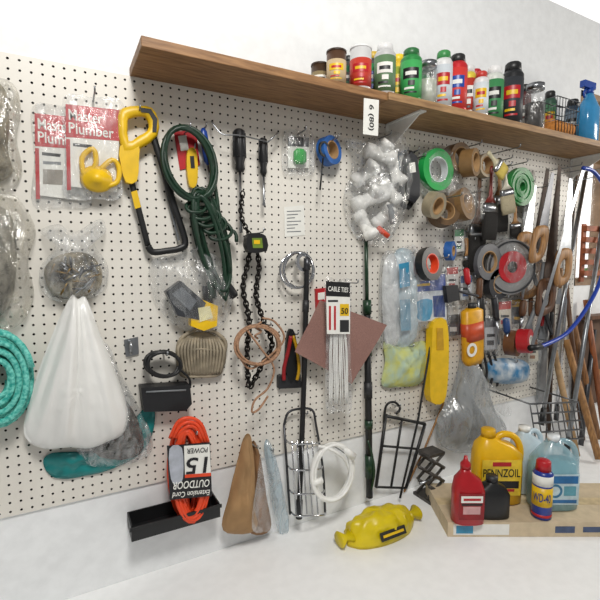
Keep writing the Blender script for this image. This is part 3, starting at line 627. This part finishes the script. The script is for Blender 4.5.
brush(515,205,516,242,.036,WOODV,BR,'short wooden brush with dark bristles',.04)
tape(484,166,.05,.034,.04,.06,mt('#ab9a7e',.5),'pale beige masking tape roll')
m=M()
for k in range(5): m.ring(W(520,187,.05+.004*(k%2)),(0,-1,0),.034+.013*k,.0205+.013*k,.03,mt('#278a40',.4))
thing('hose_coil','tightly wound bright green flat coil','hose',[(m,'coil')]); hook(520,184,.07)
C=W(508,267,.06); m=M().ring(C,(-.3,-1,0),.125,.05,.05,mt('#b4b3b2',.25,.7,var=.05)); m2=M().ring(C+Vector((-.008,-.028,0)),(-.3,-1,0),.072,.026,.004,RED); m3=M().ring(C+Vector((-.008,-.029,0)),(-.3,-1,0),.118,.112,.003,DSTEEL)
thing('foil_tape_roll','large flat silver foil tape roll with a red centre','tape',[(m,'tape'),(m2,'red_centre'),(m3,'rim')]); hook(508,262,.1)
tape(486,262,.080,.045,.04,.05,mt('#66676b',.4),'grey duct tape roll'); tape(496,284,.07,.038,.04,.05,mt('#2c2d32',.4),'dark cloth tape roll')
thing('tape_wrapper','thin clear wrapper over the foil tape','wrapper',[(M().pillow([(492,240),(510,236),(530,246),(532,288),(514,298),(490,290)],.02,.095,CLEARER,wr=.008,fx=30,fz=20),'film')])
def pack(u0,v0,u1,v1,d,c1,c2,lb,film_=True):
    c=M().poly([(u0,v0),(u1,v0-1),(u1+.5,v1-1),(u0+.5,v1)],d,.006,mt(c1,.4,var=.05)); h=(v1-v0)
    c.poly([(u0,v0),(u1,v0-1),(u1,v0-1+h*.3),(u0,v0+h*.3)],d+.006,.001,mt(c2,.4,var=.05)); c.poly([(u0+2,v0+h*.5),(u1-2,v0+h*.5),(u1-2,v0+h*.58),(u0+2,v0+h*.6)],d+.006,.001,DARK)
    c.poly([(u0+2,v0+h*.7),(u1-3,v0+h*.7),(u1-3,v0+h*.85),(u0+2,v0+h*.85)],d+.006,.001,mt(c2,.4,var=.05))
    pt=[(c,'card')]
    if film_: pt.append((M().pillow([(u0-1,v0-1),((u0+u1)/2,v0-3),(u1+1,v0-2),(u1+2,v1),((u0+u1)/2,v1+2),(u0-1,v1+1)],d,.022,CLEARER,wr=.003),'bag'))
    thing('hardware_package',lb,'package',pt,'carded hardware packages'); hook((u0+u1)/2,v0+2,d+.02)
pack(447,268,458,290,.03,'#d8d8d4','#b03028','red and white carded hardware package')
pack(461,276,472,300,.02,'#d9dde0','#2a5a9a','blue and white carded hardware package')
pack(448,306,460,336,.02,'#3a3c40','#c9c9c4','dark carded package with pale header')
pack(485,318,497,350,.02,'#c9ccd0','#55585c','grey and white carded package')
pack(499,302,511,328,.03,'#d8d0c0','#b8281e','red and cream carded package')
pack(512,300,523,324,.02,'#2a2c30','#d0a020','black and yellow carded package')
pack(455,230,464,252,.02,'#dcdcd8','#2f7f4a','green and white carded package')
pack(524,205,532,228,.02,'#cfd2d4','#3a3c40','grey carded package beside the green coil')
pack(528,340,538,362,.02,'#c9c4b4','#8a5a34','tan carded package')
# handsaws
def saw(top,bot,w0,w1,d,bm,lb,hm):
    (u0,v0),(u1,v1)=top,bot
    b=M().poly([(u0-w0,v0),(u0+w0,v0+1),(u1+w1,v1),(u1-w1,v1-2)],d,.002,bm)
    dx,dy=(u1-u0),(v1-v0); L=math.hypot(dx,dy); dx/=L;dy/=L
    def q(a,s): return (u1+dx*a-dy*s,v1+dy*a+dx*s)
    h=M().frame([q(-4,w1+1),q(-6,-w1-1),q(10,-w1-3),q(26,-w1),q(32,w1+1),q(14,w1+3)],[q(6,w1-3),q(4,-w1+3),q(11,-w1+2),q(20,-w1+3),q(22,w1-3),q(13,w1-1)],d-.008,.02,hm)
    thing('handsaw',lb,'saw',[(b,'blade'),(h,'handle')],'hanging handsaws'); hook(u0,v0+3,d+.01)
saw((548,168),(535,268),1.5,6,.04,RUST,'old rusty handsaw with a wooden handle',WOODV)
saw((560,166),(549,285),1.5,6,.09,RUST,'rust-brown handsaw with a dark wooden handle',WOODD)
saw((535,185),(527,238),1.5,4.5,.06,STEEL,'short steel handsaw with a worn handle',WOODV)
saw((571,178),(566,255),1.5,5,.13,STEEL,'steel handsaw with a brown handle',WOODV)
saw((553,172),(543,232),1.5,4.5,.14,DSTEEL,'narrow dark keyhole saw with a wooden handle',WOODV)
# putty knives
for u,v,hm_,lb in ((531,296,WOODD,'putty knife with a dark wooden handle'),(543,306,RED,'putty knife with a red handle'),(552,312,BLACK,'putty knife with a black handle'),(561,268,WOODV,'putty knife with a tan handle')):
    A=W(u,v,.03);B=W(u-1,v+20,.03)
    h=M().ab(A,B,[(0,.008,.006),(.1,.013,.009),(.7,.013,.009),(1,.009,.006)],hm_)
    b=M().poly([(u-2,v+20),(u,v+20),(u+2.5,v+36),(u-5.5,v+36)],.03,.0015,STEEL)
    thing('putty_knife',lb+' hanging on a hook','putty knife',[(h,'handle'),(b,'blade')],'hanging putty knives'); hook(u,v+2,.04)
m=M().tube(cr(WP([(583,168,.19),(594,172,.19),(606,190,.19),(612,220,.19),(607,258,.19),(594,295,.19),(570,330,.19),(547,344,.19),(531,348,.19)]),7),.0092,mt('#163fa8',.3,var=.05,name='blue_enamel'),10)
b=M().poly([(582,170),(584.5,171),(533,349),(530,347)],.188,.0015,STEEL)
thing('bow_saw','bow saw with a curved blue tubular frame','saw',[(m,'frame'),(b,'blade'),(M().tube(WP([(530,348,.19),(541,347,.19)]),.014,BLACK,8),'grip')]); hook(583,172,.2)
def pole(a,b,r,mat,lb,end=None):
    A=W(*a);B=W(*b)
    if B.z<BZ+.02: B=A.lerp(B,(A.z-BZ-.02)/(A.z-B.z))
    p=[(M().tube([A,B],r,mat,10),'shaft')]
    if end: p.append((M().tube([B,B.lerp(A,.06)],r*1.35,end,10),'end_cap'))
    thing('pole',lb,'pole',p,'leaning poles')
pole((586,172,.02),(541,425,.13),.010,STEEL,'long silver metal pole leaning on the wall',BLACK)
pole((576,175,.012),(556,420,.03),.009,CHR,'slim silver pole leaning on the wall',DARK)
pole((604,215,.03),(566,455,.20),.011,mt('#9a9ea2',.35,.8),'grey metal pole leaning on the wall',BLACK)
pole((566,340,.03),(602,470,.27),.017,WOODV,'light wooden broom handle leaning on the wall')
pole((574,325,.02),(612,500,.16),.015,mt('#96693f',.5,h2='#6d4a2b',scale=14,stretch=(8,8,1)),'brown wooden handle leaning on the wall')
pole((586,300,.03),(604,430,.10),.015,mt('#9a5a34',.5,h2='#74401f',scale=14,stretch=(8,8,1)),'reddish wooden pole leaning on the wall')
pole((554,350,.02),(580,470,.20),.015,mt('#b6946a',.6),'pale wooden handle leaning on the wall')
pole((566,285,.02),(584,450,.08),.012,WOODD,'dark brown handle leaning on the wall')
pole((553,300,.02),(548,440,.07),.012,RUST,'rusty iron bar leaning on the wall')
pole((594,330,.03),(580,452,.12),.013,DSTEEL,'dark steel bar leaning on the wall')
pole((598,370,.04),(622,470,.14),.016,WOODV,'thick tan wooden handle leaning on the wall')
m=M(); rs=mt('#a85c38',.6,var=.2)
X=W(580,250).x; zA=W(583,226).z
for k in range(5): m.box((X,-.03,zA-k*.06),(X+.5,-.012,zA-k*.06-.028),rs)
for x in (X,X+.47): m.box((x,-.012,zA-.30),(x+.03,-.001,zA+.01),rs)
thing('slatted_rack','orange-brown slatted wooden rack fixed beside the window','rack',[(m,'slats')])
xq=W(577,300).x; zq=W(590,300).z
m=M().box((xq,-.06,zq-.10),(xq+.6,-.001,zq-.08),WOODD); m.box((xq,-.012,zq-.6),(xq+.6,-.001,zq-.10),mt('#6e5442',.7,var=.3,scale=8))
thing('wooden_ledge','dark wooden ledge and backing board past the pegboard','ledge',[(m,'ledge')])
m=M(); WR=mt('#6d6f72',.35,.8)
q=[W(530,404,.24),W(578,402,.24),W(584,438,.24),W(536,442,.24)]
for k in range(9):
    t=k/8; m.tube([q[0].lerp(q[1],t),q[3].lerp(q[2],t)],.003,WR,6)
for k in range(5):
    t=k/4; m.tube([q[0].lerp(q[3],t),q[1].lerp(q[2],t)],.004,WR,6)
for a in (q[0],q[1]): m.tube([a,Vector((a.x,-.0,a.z+.01))],.004,WR,6)
thing('wire_rack','grey wire grid rack fixed on the wall','rack',[(m,'grid')])
m=M().poly([(434,322),(446,320),(449,345),(448,380),(444,402),(432,402),(430,380),(432,345)],.03,.035,YEL,smooth=3); m2=M().poly([(437,328),(443,328),(444,350),(437,350)],.065,.002,mt('#c89a14',.5)); m3=M().tube(WP([(440,322,.04),(441,312,.04)]),.006,BLACK,8)
thing('tool_holder','tall yellow plastic tool holder on the pegboard','tool holder',[(m,'body'),(m2,'clip'),(m3,'hanger')]); hook(440,318,.05)
c=M().ab(W(472,308,.06),W(473,364,.06),[(0,.03,.02),(.05,.058,.026),(.9,.058,.026),(1,.045,.02)],mt('#e6a817',.4),e=3)
l=M().ab(W(472,322,.06),W(473,340,.06),[(0,.0595,.0275),(1,.0595,.0275)],mt('#cf4f24',.4),e=3); l.ring(W(472,350,.088),NY,.03,.018,.003,PAPER)
thing('putty_container','yellow and orange plastic pouch with dark cap','container',[(c,'body'),(l,'label_band'),(M().ab(W(472,303,.06),W(472,309,.06),[(0,.02,.016),(1,.02,.016)],DARK),'cap')]); hook(472,303,.07)
m=M().tube(cr(WP([(452,288,.06),(462,292,.07),(478,296,.08)]),4),.006,DSTEEL,8); m.poly([(446,286),(458,285),(460,300),(448,303)],.055,.02,DARK)
thing('clamp','small dark metal clamp hanging on a hook','clamp',[(m,'clamp')]); hook(453,287,.08)
for a,b_,r,c_,lb in (((466,268),(470,300),.010,RED,'small red-handled tool'),((481,296),(483,346),.012,BLACK,'black handled tool'),((494,296),(499,344),.011,DSTEEL,'steel rod tool'),((480,278),(478,318),.011,WOODD,'dark wooden handled tool'),((527,262),(522,300),.012,DARK,'dark handled tool'),((506,318),(508,348),.012,mt('#2a4a80',.4),'blue handled tool'),((524,300),(520,332),.013,WOODD,'brown handled tool')):
    A=W(*a,.06);B=W(*b_,.06)
    h=M().ab(A,A.lerp(B,.5),[(0,r*.6,r*.6),(.1,r*1.3,r*1.3),(.8,r*1.3,r*1.3),(1,r,r)],c_)
    s_=M().ab(A.lerp(B,.5),B,[(0,r*.6,r*.6),(1,r*.5,r*.5)],STEEL)
    thing('hand_tool',lb+' hanging on the pegboard','tool',[(h,'handle'),(s_,'shaft')]); hook(a[0],a[1]+1,.07)
bag('plastic_bag','smooth grey translucent bag tapering upward like a funnel',[(462,352),(470,356),(477,380),(489,404),(503,428),(495,446),(468,453),(442,446),(437,420),(449,398),(457,372)],.03,.09,GREYF,[(M().pillow([(461,378),(470,394),(484,425),(470,444),(450,438),(454,405)],.032,.05,mt('#6d7073',.6,var=.3,scale=10),wr=.012,fx=30,fz=20),'folded_tarp')],wr=.018,apex=(466,345),pl=22,fine=.08,K=16)
bag('plastic_bag','limp clear plastic sheet hanging on a hook',[(474,364),(484,378),(500,392),(512,412),(504,416),(488,402),(474,392)],.06,.02,CLEARER,wr=.008,fx=40,fz=30)
tape(513,343,.06,.035,.05,.06,mt('#774c2c',.4),'brown tape roll beside a red roll',ax=(.3,-1,0)); tape(525,341,.055,.022,.05,.13,RED,'red and white tape roll hanging on a hook',ax=(.35,-1,.1),core=PAPER); hook(514,338,.08); hook(525,337,.16)
m=M().pillow([(488,362),(505,358),(526,362),(525,380),(506,384),(489,380)],.03,.05,mt('#2a78a8',.4,var=.2,h2='#c8cfd2',scale=18),wr=.006)
thing('rag_package','small blue and white packaged rags','package',[(m,'package')]); hook(505,360,.06)
m=M()
for k in range(4): m.tube(cr(WP([(478+k*5,352,.04),(481+k*6,372,.045),(476+k*7,386,.04)]),4),.006,DARK,7)
thing('cable_bundle','bundle of short dark cables','cable',[(m,'cables')]); hook(486,354,.05)
m=M().tube(cr(WP([(530,262,.04),(541,300,.05),(552,334,.05)]),4),.010,DSTEEL,8); m2=M().tube(cr(WP([(544,262,.07),(538,300,.075),(526,330,.07)]),4),.010,GREY,8)
thing('garden_shears','long grey garden shears hanging with crossed arms','shears',[(m,'arm'),(m2,'arm')]); hook(537,285,.06)
m=M().poly([(542,300),(550,300),(545,400),(538,405)],.001,.012,mt('#a8abae',.4,.5)); thing('metal_strip','flat galvanized metal strip fixed on the wall','metal strip',[(m,'strip')])
m=M()
m.tube(cr(WP([(284,425,.03),(288,413,.03),(298,409,.03),(312,410,.03),(316,425,.03),(323,470,.03),(325,512,.03)]),5),.0045,DSTEEL,8); m.tube(WP([(284,425,.03),(290,514,.03)]),.0045,DSTEEL,8)
for v in (440,466,490,512): m.tube(cr(WP([(285+(v-425)*.07,v,.03),(292+(v-425)*.07,v+4,.09),(316+(v-425)*.08,v+3,.09),(318+(v-425)*.09,v-1,.03)]),4),.0035,CHR,7)
for k in range(5): m.tube(WP([(292+k*5,441,.085),(296+k*5.5,514,.085)]),.0025,CHR,6)
thing('wire_basket','tall chrome wire basket rack hanging on the wall','rack',[(m,'wire_frame')]); hook(300,410,.05)
m=M(); p=loops(332,472,21,29,7,12,2,.095,.03,grow=.15); m.tube(cr([p[i] for i in range(0,len(p),2)],2),.0058,PVC,8); m.tube(cr(WP([(318,446,.11),(332,450,.125),(345,460,.12),(352,478,.11)]),5),.0055,PVC,8)
p2=M().ab(W(344,449,.13),W(354,457,.13),[(0,.006,.006),(.3,.012,.01),(1,.014,.01)],PVC); p3=M().ab(W(312,484,.12),W(322,480,.12),[(0,.01,.01),(1,.012,.01)],PVC)
thing('extension_cord','coiled white household extension cord with plug','cord',[(m,'cord'),(p2,'plug'),(p3,'socket')]); hook(334,446,.13)
# brown paper bag
KR=mt('#a8845a',.8,var=.15,scale=10,bump=.3,name='brown_paper'); KR2=mt('#8a6440',.8,var=.2,scale=10,bump=.3)
p=[(M().pillow([(223,530),(229,495),(238,458),(244,437),(251,437),(254,470),(255,505),(254,531)],.05,.04,KR,wr=.014,fx=35,fz=10),'paper_roll'),
(M().pillow([(248,530),(250,480),(252,442),(259,452),(266,495),(270,530)],.035,.035,KR2,wr=.012,fx=35,fz=10),'paper_roll')]
b=M().pillow([(252,528),(257,480),(262,450),(270,480),(279,528),(266,532)],.075,.02,CLEARER,wr=.010)
thing('paper_bag','tall crumpled brown paper bags hanging under the pegboard','bag',p+[(b,'film')]); hook(248,440,.08)
bag('plastic_bag','bluish clear plastic sleeve hanging beside brown paper',[(264,446),(271,444),(283,490),(289,530),(278,531),(270,490)],.015,.03,BLUEW,wr=.008); hook(268,447,.04)
m=M(); a=W(127,512,.0);b_=W(212,512,.0); zz=a.z; hh=.045; dp=.085; tt=.004
for (x0,x1,y0,y1,z1,z2) in ((a.x,b_.x,-dp,-.001,zz-hh,zz-hh+.003),(a.x,b_.x,-dp-tt,-dp,zz-hh,zz-.004),(a.x,a.x+tt,-dp,-.001,zz-hh,zz),(b_.x-tt,b_.x,-dp,-.001,zz-hh,zz),(a.x,b_.x,-.005,-.001,zz-hh,zz),(a.x-.004,b_.x+.004,-dp-tt-.005,-dp-tt,zz-.012,zz-.002)): m.box((x0,y0,z1),(x1,y1,z2),BLACK)
thing('wall_bin','open black plastic bin fixed below the pegboard','bin',[(m,'bin')])
# black bracket
m=M().tube(cr(WP([(384,422,.02),(386,406,.03),(394,402,.04),(400,408,.03),(396,414,.03)]),5),.005,BLACK,7)
m.tube(WP([(386,414,.02),(376,487,.03)]),.007,BLACK,7); m.tube(WP([(386,416,.02),(425,424,.02)]),.007,BLACK,7); m.tube(WP([(425,424,.02),(406,488,.02)]),.007,BLACK,7); m.tube(WP([(376,487,.02),(406,488,.02)]),.005,BLACK,7); m.tube(WP([(383,446,.02),(418,449,.02)]),.005,BLACK,7)
m.tube(WP([(402,419,.02),(391,488,.02)]),.005,BLACK,7)
thing('wire_bracket','tilted black wrought wire bracket with a curled top hook','bracket',[(m,'wire')]); hook(392,404,.045)
thing('thin_rod','thin dark rod leaning along the wall','rod',[(M().tube(WP([(433,330,.05),(418,420,.06),(400,498,.07)]),.0045,RUB,7),'rod')],'thin leaning rods')
thing('thin_rod','thin wooden rod leaning along the wall','rod',[(M().tube(WP([(444,402,.01),(424,450,.015),(404,492,.02)]),.0045,WOODV,7),'rod')],'thin leaning rods')
DG=mt('#5a5754',.45,.5,var=.2); c=W(430,500,.085); c.z=BZ
m=M().obox(c+Vector((0,0,.006)),XA,YA,ez,.048,.05,.006,DG); pts_=[(m,'base')]
m2=M()
for k in range(3):
    for s_ in (-1,1):
        for yy in (-.03,.03): m2.tube([c+Vector((-.042*s_,yy+.004*s_,.014+k*.058)),c+Vector((.042*s_,yy+.004*s_,.014+(k+1)*.058))],.008,DG,6,flat=.5)
m2.tube([c+Vector((-.06,0,.072)),c+Vector((.055,0,.072))],.006,STEEL,8)
pts_+=[(m2,'scissor_arms'),(M().obox(c+Vector((0,0,.195)),XA,YA,ez,.042,.035,.006,DG),'top_plate')]
thing('scissor_jack','grey metal scissor jack standing on the bench','jack',pts_)
# yellow bag: loose lump resting on the bench
YB_=mt('#e0c80e',.35,var=.12,scale=10,name='yellow_bag'); C=G(380,533,BZ+.001); C.y=min(C.y,-.085); vs=[];fs=[]; n=60;K=14
for k in range(K+1):
    ph=(math.pi/2)*k/K
    for i in range(n):
        a=2*math.pi*i/n; rx=.145*(1+.10*noise.noise(Vector((math.cos(a)*2,math.sin(a)*2,3)))); ry=.068
        x=math.cos(a)*rx*math.cos(ph)**.6; y=math.sin(a)*ry*math.cos(ph)**.6; z=.088*math.sin(ph)**.9*(1+.25*noise.noise(Vector((x*14,y*14,1))))
        w=noise.noise(Vector((x*38,y*38,z*38)))*.010+abs(noise.noise(Vector((x*22+5,y*22,z*22))))*.012
        s_=math.sin(ph); q=Vector((x,y,z))
        nn_=Vector((x/.145,y/.068,z/.09)); nn_=nn_.normalized() if nn_.length>0 else ez
        q=q+nn_*w*min(1,s_*4); vs.append(Vector((C.x+q.x,min(C.y+q.y,-.006),BZ+.001+max(q.z,0))))
for k in range(K):
    for i in range(n): fs.append((k*n+i,k*n+(i+1)%n,(k+1)*n+(i+1)%n,(k+1)*n+i))
fs.append(tuple(range(n-1,-1,-1)))
yb=M().add(vs,fs,YB_)
ye=M()
for s_ in (-1,1):
    A=C+Vector((s_*.13,0,.03)); ye.loft(A,YA,ez,XA*s_,[(0,.03,.02),(.02,.012,.010),(.045,.032,.026),(.05,.028,.022)],YB_,18)
yl=M()
fxn=Vector((0,-1,.55)).normalized(); upn=Vector((0,.55,1)).normalized(); O=C+Vector((-.05,-.072,.040))
yl.obox(O+XA*.05,XA,fxn,upn,.055,.0015,.014,mt('#2a2a24',.5)).obox(O+XA*.05+fxn*.002,XA,fxn,upn,.045,.0015,.004,YEL)
thing('plastic_bag','loose crumpled bright yellow plastic bag lying on the bench','bag',[(yb,'film'),(ye,'twisted_ends'),(yl,'printed_panel')])
# carton
TZ=CAM.z-.93
def FL(f,l,z): return Vector((CAM.x,CAM.y,0))+FH*f+RT*l+Vector((0,0,z))
f0,f1,l0,l1=1.50,1.78,.53,1.28
c=FL((f0+f1)/2,(l0+l1)/2,(TZ+BZ)/2)
m=M().obox(c,RT,FH,ez,(l1-l0)/2,(f1-f0)/2,(TZ-BZ)/2-.0005,mt('#cfbd9f',.8,var=.06,name='pale_cardboard'))
m2=M().obox(FL((f0+f1)/2,(l0+l1)/2,TZ),RT,FH,ez,(l1-l0)/2,.024,.0004,mt('#d6c29a',.3))
zc=(TZ+BZ)/2
m3=M().obox(FL(f0,l0+.12,zc),RT,FH,ez,.1,.0006,.02,PAPER).obox(FL(f0-.001,l0+.06,zc),RT,FH,ez,.03,.0006,.014,CY)
m4=M()
for k in range(3): m4.obox(FL(f0-.0006,l0+.42+k*.1,zc),RT,FH,ez,.035,.0006,.012-.002*k,mt('#4a5a7a',.6))
thing('cardboard_carton','flat pale cardboard carton on the bench holding bottles','carton',[(m,'box'),(m2,'packing_tape'),(m3,'label_sticker'),(m4,'print')])
def at(u,v): return G(u,v,TZ+.0006)
gb='bottles on the cardboard carton'
A=FL(1.655,.765,TZ+.001); YJ=mt('#eab70e',.3,var=.04,name='yellow_hdpe')
b=M().loft(A,RT,FH,ez,[(0,.08,.045),(.006,.092,.055),(.13,.094,.056),(.19,.09,.054,.0),(.225,.07,.046,-.012),(.245,.034,.03,-.03),(.255,.024,.024,-.035)],YJ,32,3.2)
h=M().tube(cr([A+RT*x+ez*z for x,z in ((-.01,.24),(.02,.262),(.06,.255),(.085,.225),(.092,.18),(.085,.13))],6),.013,YJ,10)
cp=M().loft(A+RT*-.035+ez*.254,RT,FH,ez,[(0,.027,.027),(.028,.027,.027),(.032,.022,.022)],mt('#e0ac10',.4),24)
P0=A-FH*.0575-RT*.004
lb_=M().obox(P0+ez*.115,RT,FH,ez,.074,.0008,.070,mt('#f2cf3a',.4)).obox(P0-FH*.001+ez*.088,RT,FH,ez,.066,.0008,.014,BLACK).obox(P0-FH*.001+ez*.066,RT,FH,ez,.05,.0008,.005,RED).obox(P0-FH*.001+ez*.168,RT,FH,ez,.035,.0008,.008,RED)
lb_.text3('PENNZOIL',P0-FH*.002-RT*.070+ez*.118,RT,ez,.140,.032,BLACK)
thing('oil_jug','large yellow motor oil jug with handle','jug',[(b,'body'),(h,'handle'),(cp,'cap'),(lb_,'label')],gb)
A=FL(1.725,.918,TZ+.001); WJ=mt('#c9dbe4',.3,var=.05)
b=M().loft(A,RT,FH,ez,[(0,.052,.04),(.006,.062,.046),(.17,.064,.046),(.215,.05,.04,-.004),(.24,.022,.022,-.012),(.25,.02,.02,-.012)],WJ,28,3)
h=M().tube(cr([A+RT*x+ez*z for x,z in ((0,.235),(.03,.25),(.054,.225),(.058,.18),(.055,.15))],6),.010,WJ,10)
cp=M().loft(A-RT*.012+ez*.248,RT,FH,ez,[(0,.022,.022),(.02,.022,.022)],PVC,20)
thing('white_jug','translucent white plastic jug behind the other bottles','jug',[(b,'body'),(h,'handle'),(cp,'cap')],gb)
A=FL(1.61,.962,TZ+.001)
b=M().loft(A,RT,FH,ez,[(0,.074,.042),(.006,.087,.05),(.13,.089,.052),(.185,.084,.05),(.225,.05,.04),(.25,.024,.024,-.005),(.26,.02,.02,-.005)],BLUEF,32,3)
lq=M().loft(A,RT,FH,ez,[(.004,.078,.044),(.13,.084,.047),(.18,.079,.044)],mt('#6fb9c6',.2,var=.04),28,3)
h=M().tube(cr([A+RT*x+ez*z for x,z in ((.0,.24),(.03,.255),(.065,.24),(.082,.205),(.085,.16),(.078,.13))],6),.011,BLUEF,10)
cp=M().loft(A-RT*.005+ez*.256,RT,FH,ez,[(0,.022,.022),(.022,.022,.022)],mt('#e8eef2',.4),20)
P0=A-FH*.053
lb_=M().obox(P0+ez*.09,RT,FH,ez,.068,.0008,.058,mt('#c8dde4',.4)).obox(P0-FH*.0015+ez*.128,RT,FH,ez,.062,.0008,.014,mt('#2b6fa8',.4)).ring(P0-FH*.0018+ez*.085-RT*.02,FH,.026,.018,.001,mt('#3a7a9f',.4)).obox(P0-FH*.0015+ez*.085+RT*.034,RT,FH,ez,.022,.0008,.018,mt('#5f9fb0',.4)).obox(P0-FH*.0015+ez*.045,RT,FH,ez,.06,.0008,.006,mt('#2b6fa8',.4))
thing('fluid_jug','clear jug of pale blue-green fluid with a printed label','jug',[(b,'body'),(lq,'fluid'),(h,'handle'),(cp,'cap'),(lb_,'label')],gb)
A=at(467,521); RB=mt('#ad1620',.3,var=.04,name='red_hdpe')
b=M().loft(A,RT,FH,ez,[(0,.045,.03),(.005,.055,.036),(.12,.056,.036),(.16,.045,.032,-.004),(.185,.018,.018,-.012),(.2,.015,.015,-.012)],RB,28,3)
cp=M().loft(A-RT*.012+ez*.198,RT,FH,ez,[(0,.018,.018),(.018,.018,.018),(.03,.008,.008),(.045,.006,.006)],RB,20)
P0=A-FH*.0385
lb_=M().obox(P0+ez*.075+FH*.001,RT,FH,ez,.044,.0008,.048,mt('#8f0f18',.4)).obox(P0+ez*.102,RT,FH,ez,.038,.0008,.012,PAPER).obox(P0+ez*.062,RT,FH,ez,.03,.0008,.014,mt('#d0a0a0',.4)).obox(P0+ez*.083,RT,FH,ez,.036,.0008,.003,BLACK).obox(P0-FH*.001+ez*.102,RT,FH,ez,.03,.0008,.004,RED)
thing('fluid_bottle','red plastic fluid bottle with red cap','bottle',[(b,'body'),(cp,'cap'),(lb_,'label')],gb)
A=FL(1.542,.70,TZ+.001)
b=M().loft(A,RT,FH,ez,[(0,.054,.03),(.005,.064,.034),(.085,.064,.034),(.112,.048,.03),(.126,.02,.02),(.134,.018,.018)],BLACK,28,3)
thing('black_bottle','short black plastic oil bottle with black cap','bottle',[(b,'body'),(M().loft(A+ez*.132,RT,FH,ez,[(0,.021,.021),(.02,.021,.021)],DARK,20),'cap')],gb)
A=at(541,516)
b=M().loft(A,RT,FH,ez,[(0,.03,.03),(.003,.034,.034),(.165,.034,.034),(.178,.024,.024)],mt('#173590',.3,var=.04),28)
l=M().loft(A,RT,FH,ez,[(.050,.0343,.0343),(.120,.0343,.0343)],YEL,28); l.loft(A,RT,FH,ez,[(.126,.0343,.0343),(.163,.0343,.0343)],PAPER,28).loft(A,RT,FH,ez,[(.01,.0343,.0343),(.02,.0343,.0343)],RED,28)
fx_,fn=facing(A); v,f=tmesh('WD-40'); l.add([A+fx_*(math.sin((x-.5)*1.6)*.0385)+fn*(math.cos((x-.5)*1.6)*.0385)+ez*(.070+y*.032) for x,y in v],f,mt('#16307f',.4),False)
cp=M().loft(A+ez*.176,RT,FH,ez,[(0,.026,.026),(.034,.024,.024),(.038,.02,.02)],RED,20)
thing('lubricant_can','blue and yellow lubricant spray can with red cap','can',[(b,'body'),(l,'label'),(cp,'cap')],gb)

# ---------- light
w=bpy.data.worlds.new('world'); bpy.context.scene.world=w; w.use_nodes=True; nt=w.node_tree
bg=nt.nodes['Background']; tc=nt.nodes.new('ShaderNodeTexCoord'); sp=nt.nodes.new('ShaderNodeSeparateXYZ'); mr=nt.nodes.new('ShaderNodeMapRange')
mr.inputs['From Min'].default_value=.1; mr.inputs['From Max'].default_value=.5; mr.inputs['To Min'].default_value=.29; mr.inputs['To Max'].default_value=1.4
nt.links.new(tc.outputs['Generated'],sp.inputs[0]); nt.links.new(sp.outputs['Y'],mr.inputs['Value']); nt.links.new(mr.outputs[0],bg.inputs[1])
bg.inputs[0].default_value=(1,.985,.965,1)
def area(loc,tgt,size,e,col):
    l=bpy.data.lights.new('area','AREA'); l.size=size; l.energy=e; l.color=col
    o=bpy.data.objects.new('area_light',l); o.location=loc; o.rotation_euler=(Vector(tgt)-Vector(loc)).to_track_quat('-Z','Y').to_euler(); bpy.context.collection.objects.link(o)
area((.1,-1.7,3.3),(1.0,0,1.3),.5,46,(1,.975,.93))
area((3.7,-1.2,2.3),(2.0,0,1.3),.6,22,(1,.955,.88))
